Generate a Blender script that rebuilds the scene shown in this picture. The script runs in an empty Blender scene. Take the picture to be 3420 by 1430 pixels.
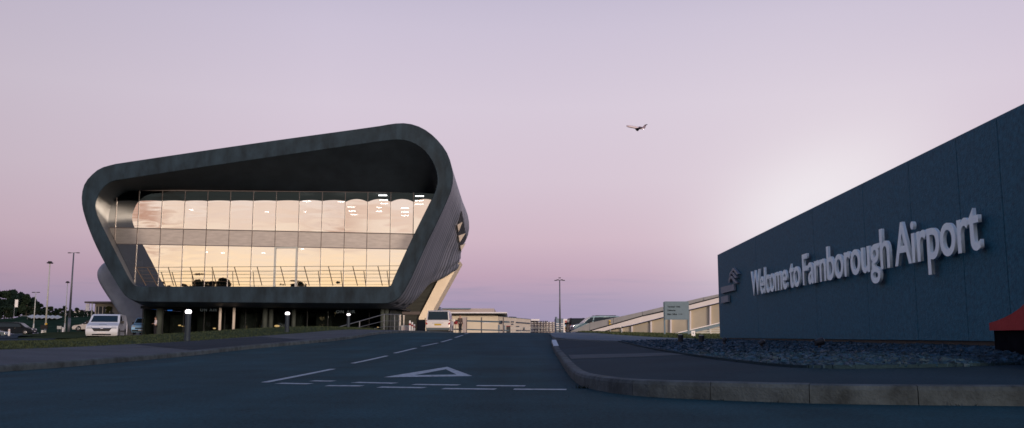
import bpy, bmesh, math, random
from mathutils import Vector, Matrix, noise
from mathutils.bvhtree import BVHTree

random.seed(11)
scene = bpy.context.scene
C = scene.collection
R = math.radians

# ------------------------------------------------------------------ camera maths
F, CX, CY = 3000.0, 1710.0, 715.0
CAM = Vector((0, 0, .6))
TH = math.atan(407 / 3000)
cT, sT = math.cos(TH), math.sin(TH)


def ray(px, py):
    u = CY - py
    return Vector((px - CX, F * cT - sT * u, F * sT + cT * u))


def P(px, py, Y):
    d = ray(px, py)
    return CAM + d * (Y / d.y)


# ------------------------------------------------------------------ helpers
def srgb(r, g, b):
    def f(v):
        v /= 255.0
        return v / 12.92 if v <= .04045 else ((v + .055) / 1.055) ** 2.4
    return (f(r), f(g), f(b))


def wloc(o):
    v = Vector((0, 0, 0))
    while o is not None:
        v += o.location
        o = o.parent
    return v


def tag(o, label=None, cat=None, group=None, kind=None):
    if label: o['label'] = label
    if cat: o['category'] = cat
    if group: o['group'] = group
    if kind: o['kind'] = kind
    return o


def thing(name, label, cat, loc=(0, 0, 0), rz=0, group=None):
    o = bpy.data.objects.new(name, None)
    C.objects.link(o)
    o.location = loc
    o.rotation_euler = (0, 0, rz)
    return tag(o, label, cat, group)


def link_mesh(name, me, mat, parent=None):
    o = bpy.data.objects.new(name, me)
    C.objects.link(o)
    if mat is not None and not me.materials:
        me.materials.append(mat)
    if parent: o.parent = parent
    return o


def copy_tree(o, parent=None):
    c = o.copy()
    C.objects.link(c)
    if parent: c.parent = parent
    for ch in list(o.children):
        copy_tree(ch, c)
    return c


class MB:
    def __init__(s):
        s.v, s.f = [], []

    def add(s, vs, fs):
        n = len(s.v)
        s.v += [tuple(p) for p in vs]
        s.f += [tuple(i + n for i in f) for f in fs]
        return s

    def poly(s, pts):
        return s.add(pts, [tuple(range(len(pts)))])

    def box(s, x0, x1, y0, y1, z0, z1):
        v = [(x, y, z) for z in (z0, z1) for y in (y0, y1) for x in (x0, x1)]
        return s.add(v, [(0, 2, 3, 1), (4, 5, 7, 6), (0, 1, 5, 4), (2, 6, 7, 3), (0, 4, 6, 2), (1, 3, 7, 5)])

    def beam(s, a, b, w, h, up=Vector((0, 0, 1))):
        a, b = Vector(a), Vector(b)
        d = (b - a).normalized()
        sd = d.cross(up)
        if sd.length < 1e-4: sd = Vector((1, 0, 0))
        sd.normalize()
        u = sd.cross(d)
        v = [p + sd * (i * w / 2) + u * (j * h / 2) for p in (a, b) for i, j in ((-1, -1), (1, -1), (1, 1), (-1, 1))]
        return s.add(v, [(3, 2, 1, 0), (4, 5, 6, 7), (0, 1, 5, 4), (1, 2, 6, 5), (2, 3, 7, 6), (3, 0, 4, 7)])

    def prism(s, pts, vec):
        pts = [Vector(p) for p in pts]
        vec = Vector(vec)
        n = len(pts)
        return s.add(pts + [p + vec for p in pts],
                     [tuple(range(n - 1, -1, -1)), tuple(range(n, 2 * n))] + [(i, (i + 1) % n, n + (i + 1) % n, n + i) for i in range(n)])

    def loft(s, rings, closed=True, cap=False):
        n = len(rings[0])
        v = [p for r in rings for p in r]
        fs = []
        for k in range(len(rings) - 1):
            for i in range(n if closed else n - 1):
                j = (i + 1) % n
                fs.append((k * n + i, k * n + j, (k + 1) * n + j, (k + 1) * n + i))
        if cap:
            fs.append(tuple(range(n - 1, -1, -1)))
            m = (len(rings) - 1) * n
            fs.append(tuple(range(m, m + n)))
        return s.add(v, fs)

    def tube(s, a, b, r0, r1=None, n=10):
        a, b = Vector(a), Vector(b)
        r1 = r0 if r1 is None else r1
        d = (b - a).normalized()
        x = d.cross(Vector((0, 0, 1)))
        if x.length < 1e-3: x = Vector((1, 0, 0))
        x.normalize()
        y = d.cross(x)
        rings = [[p + (x * math.cos(t) + y * math.sin(t)) * r for t in [2 * math.pi * i / n for i in range(n)]] for p, r in ((a, r0), (b, r1))]
        return s.loft(rings, True, True)

    def lathe(s, c, prof, n=16):
        c = Vector(c)
        rings = [[c + Vector((r * math.cos(2 * math.pi * i / n), r * math.sin(2 * math.pi * i / n), z)) for i in range(n)] for r, z in prof]
        return s.loft(rings, True, True)

    def ball(s, c, rx, ry, rz, n=12, m=8):
        c = Vector(c)
        rings = []
        for k in range(m + 1):
            t = -math.pi / 2 + math.pi * (k if 0 < k < m else (.05 if k == 0 else m - .05)) / m
            rings.append([c + Vector((rx * math.cos(t) * math.cos(2 * math.pi * i / n), ry * math.cos(t) * math.sin(2 * math.pi * i / n), rz * math.sin(t))) for i in range(n)])
        return s.loft(rings, True, True)

    def build(s, name, mat, parent=None, smooth=False, local=False, bevel=0, label=None, fix=True):
        me = bpy.data.meshes.new(name)
        off = Vector((0, 0, 0)) if (local or parent is None) else wloc(parent)
        me.from_pydata([Vector(p) - off for p in s.v], [], s.f)
        if fix:
            bm = bmesh.new()
            bm.from_mesh(me)
            bmesh.ops.recalc_face_normals(bm, faces=bm.faces)
            if bevel:
                bmesh.ops.bevel(bm, geom=[e for e in bm.edges if len(e.link_faces) == 2 and e.calc_face_angle(0) > .6], offset=bevel, segments=2, affect='EDGES', profile=.7)
            bm.to_mesh(me)
            bm.free()
        if smooth:
            me.polygons.foreach_set('use_smooth', [True] * len(me.polygons))
        me.update()
        o = link_mesh(name, me, mat, parent)
        if label: o['label'] = label
        return o


def resample(pts, n):
    pts = [Vector(p) for p in pts]
    L = [0]
    for a, b in zip(pts, pts[1:]): L.append(L[-1] + (b - a).length)
    out = []
    for k in range(n):
        t = L[-1] * k / (n - 1)
        i = 0
        while i < len(L) - 2 and L[i + 1] < t: i += 1
        out.append(pts[i].lerp(pts[i + 1], (t - L[i]) / max(1e-9, L[i + 1] - L[i])))
    return out


def catmull(pts, sub=4):
    pts = [Vector(p) for p in pts]
    q = [pts[0] * 2 - pts[1]] + pts + [pts[-1] * 2 - pts[-2]]
    out = []
    for i in range(1, len(q) - 2):
        a, b, c, d = q[i - 1:i + 3]
        for k in range(sub):
            t = k / sub
            out.append(.5 * ((2 * b) + (c - a) * t + (2 * a - 5 * b + 4 * c - d) * t * t + (3 * b - a - 3 * c + d) * t ** 3))
    out.append(pts[-1])
    return out


def lerp_tab(tab, x):
    if x <= tab[0][0]: return tab[0][1]
    for (a, va), (b, vb) in zip(tab, tab[1:]):
        if x <= b:
            return va + (vb - va) * (x - a) / (b - a)
    return tab[-1][1]


# ------------------------------------------------------------------ materials
def nt(name):
    m = bpy.data.materials.new(name)
    m.use_nodes = True
    t = m.node_tree
    return m, t, t.nodes['Principled BSDF']


def mat(name, col, rough=.6, metal=0, var=.15, scale=8, bump=0, bscale=None, spec=.25, detail=4, col2=None, coords='Object', stretch=None, coat=0):
    m, t, b = nt(name)
    N, Lk = t.nodes, t.links
    tc = N.new('ShaderNodeTexCoord')
    src = tc.outputs[coords]
    if stretch:
        mp = N.new('ShaderNodeMapping')
        mp.inputs['Scale'].default_value = stretch
        Lk.new(src, mp.inputs['Vector'])
        src = mp.outputs['Vector']
    nz = N.new('ShaderNodeTexNoise')
    nz.inputs['Scale'].default_value = scale
    nz.inputs['Detail'].default_value = detail
    nz.inputs['Roughness'].default_value = .6
    Lk.new(src, nz.inputs['Vector'])
    rp = N.new('ShaderNodeValToRGB')
    c1 = tuple(max(0, c * (1 - var)) for c in col)
    c2 = col2 or tuple(min(1, c * (1 + var)) for c in col)
    rp.color_ramp.elements[0].position = .3
    rp.color_ramp.elements[1].position = .7
    rp.color_ramp.elements[0].color = (*c1, 1)
    rp.color_ramp.elements[1].color = (*c2, 1)
    Lk.new(nz.outputs['Fac'], rp.inputs['Fac'])
    Lk.new(rp.outputs['Color'], b.inputs['Base Color'])
    b.inputs['Roughness'].default_value = rough
    b.inputs['Metallic'].default_value = metal
    b.inputs['Specular IOR Level'].default_value = spec
    b.inputs['Coat Weight'].default_value = coat
    if bump:
        n2 = N.new('ShaderNodeTexNoise')
        n2.inputs['Scale'].default_value = bscale or scale * 6
        n2.inputs['Detail'].default_value = 3
        Lk.new(src, n2.inputs['Vector'])
        bp = N.new('ShaderNodeBump')
        bp.inputs['Strength'].default_value = bump
        bp.inputs['Distance'].default_value = .02
        Lk.new(n2.outputs['Fac'], bp.inputs['Height'])
        Lk.new(bp.outputs['Normal'], b.inputs['Normal'])
    return m


def emit(name, col, strength):
    m, t, b = nt(name)
    b.inputs['Base Color'].default_value = (*col, 1)
    b.inputs['Emission Color'].default_value = (*col, 1)
    b.inputs['Emission Strength'].default_value = strength
    return m


def asphalt(name, col, patch, fine=60, spec=.3, wear=False):
    """two scales of noise: worn patches over fine aggregate"""
    m = mat(name, col, .85, 0, .25, .35, .35, fine, spec, 6, None)
    t = m.node_tree
    N, Lk = t.nodes, t.links
    b = N['Principled BSDF']
    base = b.inputs['Base Color'].links[0].from_socket
    tc = [n for n in N if n.type == 'TEX_COORD'][0]
    nz = N.new('ShaderNodeTexNoise')
    nz.inputs['Scale'].default_value = 28
    nz.inputs['Detail'].default_value = 8
    nz.inputs['Roughness'].default_value = .8
    Lk.new(tc.outputs['Object'], nz.inputs['Vector'])
    rp = N.new('ShaderNodeValToRGB')
    rp.color_ramp.elements[0].position = .35
    rp.color_ramp.elements[0].color = (1 - patch, 1 - patch, 1 - patch, 1)
    rp.color_ramp.elements[1].position = .68
    rp.color_ramp.elements[1].color = (1 + patch, 1 + patch, 1 + patch, 1)
    mx = N.new('ShaderNodeMix')
    mx.data_type = 'RGBA'
    mx.blend_type = 'MULTIPLY'
    mx.inputs['Factor'].default_value = 1
    Lk.new(nz.outputs['Fac'], rp.inputs['Fac'])
    Lk.new(base, mx.inputs[6])
    Lk.new(rp.outputs['Color'], mx.inputs[7])
    if wear:
        mp = N.new('ShaderNodeMapping')
        mp.inputs['Scale'].default_value = (.9, .035, 1)
        Lk.new(tc.outputs['Object'], mp.inputs['Vector'])
        n3 = N.new('ShaderNodeTexNoise')
        n3.inputs['Scale'].default_value = 1
        n3.inputs['Detail'].default_value = 5
        Lk.new(mp.outputs[0], n3.inputs['Vector'])
        n4 = N.new('ShaderNodeTexNoise')
        n4.inputs['Scale'].default_value = .55
        n4.inputs['Detail'].default_value = 6
        n4.inputs['Roughness'].default_value = .7
        Lk.new(tc.outputs['Object'], n4.inputs['Vector'])
        vo = N.new('ShaderNodeTexVoronoi')
        vo.feature = 'DISTANCE_TO_EDGE'
        vo.inputs['Scale'].default_value = .16
        wv = N.new('ShaderNodeMixRGB')
        wv.blend_type = 'ADD'
        wv.inputs[0].default_value = 1.2
        Lk.new(tc.outputs['Object'], wv.inputs[1])
        Lk.new(n4.outputs['Color'], wv.inputs[2])
        Lk.new(wv.outputs[0], vo.inputs['Vector'])
        prev = mx.outputs[2]
        for src, lo, hi, a, c in ((n3.outputs['Fac'], .35, .65, .80, 1.16), (n4.outputs['Fac'], .35, .65, .84, 1.14), (vo.outputs['Distance'], .0, .0022, .62, 1)):
            mr = N.new('ShaderNodeMapRange')
            mr.inputs['From Min'].default_value = lo
            mr.inputs['From Max'].default_value = hi
            mr.inputs['To Min'].default_value = a
            mr.inputs['To Max'].default_value = c
            Lk.new(src, mr.inputs[0])
            m2 = N.new('ShaderNodeMix')
            m2.data_type = 'RGBA'
            m2.blend_type = 'MULTIPLY'
            m2.inputs['Factor'].default_value = 1
            Lk.new(prev, m2.inputs[6])
            Lk.new(mr.outputs[0], m2.inputs[7])
            prev = m2.outputs[2]
        Lk.new(prev, b.inputs['Base Color'])
    else:
        Lk.new(mx.outputs[2], b.inputs['Base Color'])
    return m


M = {}
M['asphalt'] = asphalt('asphalt', (.010, .045, .058), .6, spec=.08, wear=True)
M['footway'] = asphalt('footway_tarmac', (.017, .035, .047), .3, spec=.06)
M['footway_pale'] = asphalt('footway_pale', (.070, .078, .088), .2, spec=.1)
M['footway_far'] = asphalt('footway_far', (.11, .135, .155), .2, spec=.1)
M['patch'] = asphalt('new_tarmac', (.020, .030, .040), .25, spec=.08)
M['kerb'] = mat('kerb_concrete', (.050, .066, .075), .85, 0, .5, 3.5, .5, 40, .2)
M['strip'] = mat('concrete_strip', (.050, .066, .078), .85, 0, .2, 4, .3, 40, spec=.1)
M['paint'] = mat('road_paint', (.30, .345, .375), .8, 0, .5, 14, .2, 60)
M['white_kerb'] = mat('white_kerb_paint', (.5, .53, .55), .7, 0, .2, 9, .2, 60)
M['grass'] = mat('lawn_grass', (.050, .062, .034), .9, 0, .5, 1.2, .8, 30, 0, 8)
M['grass_blade'] = mat('grass_blades', (.055, .070, .038), .8, 0, .45, 2.0, 0, None, 0)
M['ground'] = mat('ground_earth', (.03, .04, .03), .9, 0, .3, .2, spec=0)
M['gravel'] = mat('slate_bed', (.010, .026, .046), .75, 0, .5, 9, .9, 25, .4, 6)
M['slate'] = mat('slate_chips', (.010, .036, .062), .6, 0, .65, 4, .3, 30, .25)
M['frame'] = mat('dark_zinc_band', (.014, .026, .039), .6, .05, .55, 1.1, .15, 5, .18, 9, stretch=(1, 1, .4))
M['reveal'] = mat('reveal_metal', (.020, .029, .041), .44, .5, .25, .5, .08, 3, .5)
M['silver'] = mat('silver_cladding', (.22, .25, .31), .5, .0, .25, .5, .1, 6)
M['cream_panel'] = mat('cream_panel', (.80, .68, .55), .5, 0, .07, .6)
M['dark_wall'] = mat('dark_soffit_boards', (.030, .032, .030), .6, 0, .3, 1.5, stretch=(.3, 1, 3))
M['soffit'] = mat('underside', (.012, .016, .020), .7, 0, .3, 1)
M['mullion'] = mat('mullion_grey', (.10, .085, .088), .5, .3, .08, 3)
M['spandrel'] = mat('spandrel_metal', (.56, .52, .50), .30, .85, .12, 1.2, .04, 3, stretch=(1, 1, 5))
M['interior'] = mat('interior_dark', (.05, .05, .045), .8, 0, .2, 1)
M['shop_interior'] = mat('shop_interior', (.030, .040, .038), .8, 0, .5, .8)
M['rail'] = mat('rail_metal', (.12, .085, .06), .4, .6, .1, 4)
M['lamp_white'] = emit('lamp_glow', (1, .92, .93), 4)
M['strobe'] = emit('strobe_glow', (1, .96, 1), 2.5)
M['strip_light'] = emit('strip_light', (1, .95, .95), 14)
M['screen_blue'] = emit('screen_blue', (.05, .22, .75), .9)
M['exit_green'] = emit('exit_green', (.10, .55, .40), .55)
M['lamp_yellow'] = emit('lamp_yellow', (1, .66, .28), .8)
M['dim_letters'] = emit('dim_letters', (.20, .25, .28), .10)
M['bollard'] = mat('bollard_metal', (.030, .042, .058), .5, .4, .1, 5)
M['column'] = mat('column_concrete', (.055, .068, .066), .7, 0, .1, 2)
M['column_pale'] = mat('column_pale', (.62, .56, .52), .6, 0, .06, 2)
M['letters'] = mat('letters_grey', (.80, .93, 1.0), .5, 0, .06, 5)
M['logo'] = mat('logo_grey', (.15, .19, .24), .5, 0, .12, 14)
M['cream'] = mat('cream_render', (.56, .50, .43), .8, 0, .08, .25)
M['ramp_cream'] = mat('ramp_cream', (.48, .42, .325), .8, 0, .10, .5)
M['concrete'] = mat('ramp_concrete', (.36, .35, .35), .85, 0, .1, .7, .1, 8)
M['band'] = mat('ramp_band', (.86, .78, .74), .8, 0, .06, .8)
M['pink_grey'] = mat('pink_grey_cladding', (.34, .29, .285), .8, 0, .05, .3)
M['white'] = mat('white_paint', (.72, .70, .70), .6, 0, .04, 2)
M['pale_roof'] = mat('pale_roof', (.62, .60, .64), .6, 0, .04, 1)
M['dark'] = mat('dark_paint', (.025, .028, .034), .5, 0, .15, 4)
M['blue_rail'] = mat('blue_rail', (.016, .040, .070), .5, .2, .1, 4)
M['bluegrey'] = mat('bluegrey', (.13, .17, .22), .6, 0, .1, 2)
M['red'] = mat('red_paint', (.30, .03, .035), .5, 0, .1, 3)
M['red_fabric'] = mat('red_fabric', (.27, .024, .026), .7, 0, .12, 5, .2, 40)
M['yellow'] = mat('yellow_plate', (.55, .36, .03), .5, 0, .05, 3)
M['post_metal'] = mat('galvanised', (.12, .13, .15), .5, .5, .1, 4)
M['post_pale'] = mat('pale_post', (.42, .43, .42), .6, .1, .1, 4)
M['lamp_head'] = mat('lamp_head', (.022, .022, .028), .5, .2, .1, 5)
M['sign_face'] = mat('sign_face', (.095, .145, .19), .5, 0, .06, 3)
M['sign_text'] = mat('sign_text', (.010, .016, .026), .6, 0, .05, 3)
M['black_cloth'] = mat('black_cloth', (.006, .007, .010), .95, 0, .3, 6, spec=0)
M['tyre'] = mat('tyre', (.012, .012, .013), .8, 0, .1, 8)
M['rim'] = mat('rim', (.30, .30, .31), .35, .8, .05, 5)
M['glass_car'] = mat('car_glass', (.010, .020, .028), .08, 0, .1, 2, spec=.3)
M['plate_y'] = mat('plate_yellow', (.42, .27, .03), .5, 0, .05, 5)
M['plate_w'] = mat('plate_white', (.62, .60, .60), .5, 0, .05, 5)
M['tail'] = mat('tail_light', (.28, .02, .02), .25, 0, .1, 5)
M['headlight'] = mat('headlight', (.55, .55, .55), .12, .3, .1, 6)
M['trim'] = mat('black_trim', (.014, .014, .016), .5, 0, .1, 6)
M['chrome'] = mat('chrome', (.5, .5, .5), .2, 1, .05, 5)
for nm, col in (('white', (.60, .61, .65)), ('blue', (.26, .50, .76)), ('silver', (.60, .555, .53)), ('black', (.012, .015, .020)), ('ice', (.10, .18, .235)), ('grey', (.10, .13, .15))):
    M['car_' + nm] = mat('car_paint_' + nm, col, .32, .15 if nm not in ('white',) else 0, .03, 1, coat=0 if nm == 'black' else .5, spec=.04 if nm == 'black' else .5)
M['skin'] = mat('skin', (.42, .25, .19), .55, 0, .06, 10)
M['shirt'] = mat('pale_shirt', (.58, .52, .56), .8, 0, .08, 12)
M['coat'] = mat('brown_coat', (.07, .05, .045), .8, 0, .15, 12)
M['trousers'] = mat('black_trousers', (.014, .014, .018), .8, 0, .1, 12)
M['hair'] = mat('brown_hair', (.035, .02, .014), .6, 0, .2, 30)
M['bark'] = mat('bark', (.05, .042, .035), .9, 0, .3, 6)
M['leaf_dark'] = mat('leaf_dark', (.011, .020, .018), .8, 0, .3, .7, spec=0)
M['leaf_mid'] = mat('leaf_mid', (.016, .025, .017), .8, 0, .3, .7, spec=0)
M['leaf_olive'] = mat('leaf_olive', (.055, .060, .024), .8, 0, .4, .9, spec=0)
M['bank'] = mat('bank_green', (.022, .040, .026), .9, 0, .4, .3, .6, 4, 0)
M['brick'] = mat('brick', (.20, .11, .08), .85, 0, .2, 1)
M['tile'] = mat('roof_tile', (.10, .07, .07), .85, 0, .2, 1)
M['beige'] = mat('beige_wall', (.22, .20, .17), .8, 0, .1, .8)
M['jet_white'] = mat('jet_paint', (.48, .42, .50), .4, 0, .05, .5)
M['jet_dark'] = mat('jet_belly', (.13, .095, .15), .5, 0, .05, .5)


def wall_cladding():
    m = mat('sign_cladding', (.017, .092, .148), .6, .0, .34, 16, .35, 40, .15, 10)
    t = m.node_tree
    N, Lk = t.nodes, t.links
    return m


M['cladding'] = wall_cladding()


def glass_mirror(name, col, trans, rough=.012, wob=.05):
    m, t, b = nt(name)
    N, Lk = t.nodes, t.links
    N.remove(b)
    out = [n for n in N if n.type == 'OUTPUT_MATERIAL'][0]
    g = N.new('ShaderNodeBsdfAnisotropic')
    g.inputs['Color'].default_value = (*col, 1)
    g.inputs['Roughness'].default_value = rough
    tr = N.new('ShaderNodeBsdfTransparent')
    tr.inputs['Color'].default_value = (.9, .95, .95, 1)
    mx = N.new('ShaderNodeMixShader')
    mx.inputs[0].default_value = trans
    Lk.new(g.outputs[0], mx.inputs[1])
    Lk.new(tr.outputs[0], mx.inputs[2])
    Lk.new(mx.outputs[0], out.inputs[0])
    tc = N.new('ShaderNodeTexCoord')
    mp = N.new('ShaderNodeMapping')
    mp.inputs['Scale'].default_value = (.35, .35, 1.3)
    nz = N.new('ShaderNodeTexNoise')
    nz.inputs['Scale'].default_value = 1.0
    nz.inputs['Detail'].default_value = 1
    bp = N.new('ShaderNodeBump')
    bp.inputs['Strength'].default_value = wob
    bp.inputs['Distance'].default_value = .1
    Lk.new(tc.outputs['Object'], mp.inputs['Vector'])
    Lk.new(mp.outputs[0], nz.inputs['Vector'])
    Lk.new(nz.outputs['Fac'], bp.inputs['Height'])
    Lk.new(bp.outputs[0], g.inputs['Normal'])
    return m


M['glass'] = glass_mirror('facade_glass', (.95, .93, .91), .09)
M['glass_dark_reflection'] = glass_mirror('facade_dark_reflection', (.035, .05, .055), .3)  # dark tint stands in for the dark top of the reflection
M['glass_shop'] = glass_mirror('shop_glass', (.10, .12, .12), .6)


def shingle():
    m, t, b = nt('zinc_shingles')
    N, Lk = t.nodes, t.links
    uv = N.new('ShaderNodeUVMap')
    br = N.new('ShaderNodeTexBrick')
    br.inputs['Color1'].default_value = (.13, .145, .19, 1)
    br.inputs['Color2'].default_value = (.21, .22, .28, 1)
    br.inputs['Mortar'].default_value = (.022, .030, .045, 1)
    br.inputs['Scale'].default_value = 1
    br.inputs['Mortar Size'].default_value = .2
    br.inputs['Mortar Smooth'].default_value = .6
    br.inputs['Brick Width'].default_value = 60
    br.inputs['Row Height'].default_value = 1.15
    Lk.new(uv.outputs[0], br.inputs['Vector'])
    Lk.new(br.outputs['Color'], b.inputs['Base Color'])
    bp = N.new('ShaderNodeBump')
    bp.inputs['Strength'].default_value = .8
    bp.inputs['Distance'].default_value = .06
    bp.invert = True
    Lk.new(br.outputs['Fac'], bp.inputs['Height'])
    Lk.new(bp.outputs[0], b.inputs['Normal'])
    b.inputs['Roughness'].default_value = .5
    b.inputs['Metallic'].default_value = .1
    return m


M['shingle'] = shingle()

# ------------------------------------------------------------------ world: dusk sky
SUN_EL, SUN_AZ = R(5.0), R(26)           # sun behind the camera, to the right
w = bpy.data.worlds.new('World')
scene.world = w
w.use_nodes = True
t = w.node_tree
N, Lk = t.nodes, t.links
bg = N['Background']


def math_node(op, a=None, b=None, clamp=False):
    n = N.new('ShaderNodeMath')
    n.operation = op
    n.use_clamp = clamp
    for i, x in enumerate((a, b)):
        if x is None: continue
        if isinstance(x, (int, float)): n.inputs[i].default_value = x
        else: Lk.new(x, n.inputs[i])
    return n.outputs[0]


def ramp(fac, stops):
    n = N.new('ShaderNodeValToRGB')
    e = n.color_ramp.elements
    while len(e) < len(stops): e.new(.5)
    for i, (p, c) in enumerate(stops):
        e[i].position = p
        e[i].color = (*srgb(*c), 1)
    Lk.new(fac, n.inputs['Fac'])
    return n.outputs['Color']


def mixc(fac, a, b, mode='MIX'):
    n = N.new('ShaderNodeMix')
    n.data_type = 'RGBA'
    n.blend_type = mode
    n.clamp_result = False
    for s, x in ((n.inputs[0], fac), (n.inputs[6], a), (n.inputs[7], b)):
        if isinstance(x, (int, float)): s.default_value = x
        elif isinstance(x, tuple): s.default_value = (*x, 1)
        else: Lk.new(x, s)
    return n.outputs[2]


tc = N.new('ShaderNodeTexCoord')
sep = N.new('ShaderNodeSeparateXYZ')
Lk.new(tc.outputs['Generated'], sep.inputs[0])
dx, dy, dz = sep.outputs
el = math_node('MAXIMUM', dz, 0)
front = ramp(el, [(0, (154, 146, 178)), (.035, (164, 149, 178)), (.065, (189, 160, 181)), (.105, (206, 180, 195)), (.17, (212, 194, 208)), (.25, (213, 200, 215)), (.33, (203, 193, 212)), (.42, (182, 177, 201)), (.6, (118, 140, 186)), (1, (84, 122, 180))])
back = ramp(el, [(0, (255, 207, 148)), (.045, (255, 219, 172)), (.07, (251, 223, 190)), (.10, (240, 218, 198)), (.16, (230, 212, 204)), (.25, (208, 198, 208)), (.42, (176, 178, 200)), (.6, (118, 140, 186)), (1, (84, 122, 180))])
back = mixc(1, back, (1.18, 1.16, 1.14), 'MULTIPLY')
# drifting cloud in the western sky (seen in the glass)
mp = N.new('ShaderNodeMapping')
mp.inputs['Scale'].default_value = (2.2, 2.2, 14)
Lk.new(tc.outputs['Generated'], mp.inputs[0])
nz = N.new('ShaderNodeTexNoise')
nz.inputs['Scale'].default_value = 2.0
nz.inputs['Detail'].default_value = 6
Lk.new(mp.outputs[0], nz.inputs['Vector'])
cl = N.new('ShaderNodeMapRange')
cl.inputs['From Min'].default_value = .52
cl.inputs['From Max'].default_value = .74
Lk.new(nz.outputs['Fac'], cl.inputs[0])
hi = N.new('ShaderNodeMapRange')
hi.inputs['From Min'].default_value = .085
hi.inputs['From Max'].default_value = .125
Lk.new(el, hi.inputs[0])
cb = math_node('MULTIPLY', math_node('MULTIPLY', cl.outputs[0], hi.outputs[0]), .42)
back = mixc(cb, back, (.72, .40, .27))
# two sunset-lit cloud banks in the west, seen mirrored in the upper panes
mp3 = N.new('ShaderNodeMapping')
mp3.inputs['Scale'].default_value = (9, 9, 42)
Lk.new(tc.outputs['Generated'], mp3.inputs[0])
nz3 = N.new('ShaderNodeTexNoise')
nz3.inputs['Scale'].default_value = 2.2
nz3.inputs['Detail'].default_value = 6
Lk.new(mp3.outputs[0], nz3.inputs['Vector'])
c3 = N.new('ShaderNodeMapRange')
c3.inputs['From Min'].default_value = .40
c3.inputs['From Max'].default_value = .62
Lk.new(nz3.outputs['Fac'], c3.inputs[0])
for cx_, cy_, pw, am in ((470, 690, 900, .85), (545, 680, 1500, .6), (1120, 752, 2200, .6)):
    d_ = ray(cx_, cy_).normalized()
    vm = N.new('ShaderNodeVectorMath')
    vm.operation = 'DOT_PRODUCT'
    vm.inputs[1].default_value = (d_.x, -d_.y, d_.z)
    Lk.new(tc.outputs['Generated'], vm.inputs[0])
    lb = math_node('MULTIPLY', math_node('POWER', math_node('MAXIMUM', vm.outputs['Value'], 0), pw), am)
    back = mixc(math_node('MULTIPLY', lb, c3.outputs[0]), back, (.52, .25, .17))
# faint streaks of cloud low in the east
mp2 = N.new('ShaderNodeMapping')
mp2.inputs['Scale'].default_value = (5, 5, 70)
Lk.new(tc.outputs['Generated'], mp2.inputs[0])
nz2 = N.new('ShaderNodeTexNoise')
nz2.inputs['Scale'].default_value = 2
nz2.inputs['Detail'].default_value = 4
Lk.new(mp2.outputs[0], nz2.inputs['Vector'])
c2 = N.new('ShaderNodeMapRange')
c2.inputs['From Min'].default_value = .50
c2.inputs['From Max'].default_value = .75
Lk.new(nz2.outputs['Fac'], c2.inputs[0])
low = N.new('ShaderNodeMapRange')
low.inputs['From Min'].default_value = .075
low.inputs['From Max'].default_value = .035
Lk.new(el, low.inputs[0])
cf = math_node('MULTIPLY', math_node('MULTIPLY', c2.outputs[0], low.outputs[0]), .8)
front = mixc(cf, front, srgb(150, 143, 172))
# bright halo along the sign wall's top edge, painted into the sky
lobes = None
for gx, gy, pw, am in ((2480, 815, 500, .18), (2610, 740, 500, .34), (2760, 660, 500, .34), (2920, 580, 500, .24), (3090, 500, 500, .12), (2720, 660, 60, .28)):
    vm = N.new('ShaderNodeVectorMath')
    vm.operation = 'DOT_PRODUCT'
    vm.inputs[1].default_value = ray(gx, gy).normalized()
    Lk.new(tc.outputs['Generated'], vm.inputs[0])
    gl = math_node('MULTIPLY', math_node('POWER', math_node('MAXIMUM', vm.outputs['Value'], 0), pw), am)
    lobes = gl if lobes is None else math_node('ADD', lobes, gl)
front = mixc(math_node('MINIMUM', lobes, .92), front, srgb(238, 231, 236))
# front sky darkened towards the left, a vignette put into its colour
side = N.new('ShaderNodeMapRange')
side.inputs['From Min'].default_value = -.2
side.inputs['From Max'].default_value = -.6
side.inputs['To Min'].default_value = 1
side.inputs['To Max'].default_value = .80
Lk.new(dx, side.inputs[0])
front = mixc(1, front, side.outputs[0], 'MULTIPLY')
fm = N.new('ShaderNodeMapRange')
fm.interpolation_type = 'SMOOTHSTEP'
fm.inputs['From Min'].default_value = .1
fm.inputs['From Max'].default_value = -.85
Lk.new(dy, fm.inputs[0])
col = mixc(fm.outputs[0], front, back)
sky = N.new('ShaderNodeTexSky')
sky.sky_type = 'NISHITA'
sky.sun_disc = False
sky.sun_elevation = SUN_EL
sky.sun_rotation = math.pi - SUN_AZ
skys = mixc(1, sky.outputs[0], (.004, .004, .004), 'MULTIPLY')
col = mixc(1, col, skys, 'ADD')
Lk.new(col, bg.inputs['Color'])
bg.inputs['Strength'].default_value = 1.0

sl = bpy.data.lights.new('sun', 'SUN')
sl.energy = 3.2
sl.angle = R(14)
sl.color = (1, .80, .62)
so = bpy.data.objects.new('sun', sl)
C.objects.link(so)
sd = Vector((-math.sin(SUN_AZ) * math.cos(SUN_EL), math.cos(SUN_AZ) * math.cos(SUN_EL), -math.sin(SUN_EL)))
so.rotation_euler = sd.to_track_quat('-Z', 'Y').to_euler()
so.location = (-30, -150, 60)

# ------------------------------------------------------------------ camera and render
cd = bpy.data.cameras.new('camera')
cd.sensor_width = 36
cd.lens = 36 * F / 3420
cd.clip_end = 6000
cd.clip_start = .05
co = bpy.data.objects.new('camera', cd)
C.objects.link(co)
co.location = CAM
co.rotation_euler = (math.pi / 2 + TH, 0, 0)
scene.camera = co
scene.render.engine = 'CYCLES'
scene.cycles.use_denoising = True
scene.cycles.pixel_filter_type = 'BLACKMAN_HARRIS'
scene.cycles.filter_width = 1.6
scene.cycles.max_bounces = 8
scene.cycles.transparent_max_bounces = 12
scene.view_settings.view_transform = 'Standard'
scene.view_settings.look = 'None'
scene.view_settings.exposure = 0
scene.view_settings.gamma = 1

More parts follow.
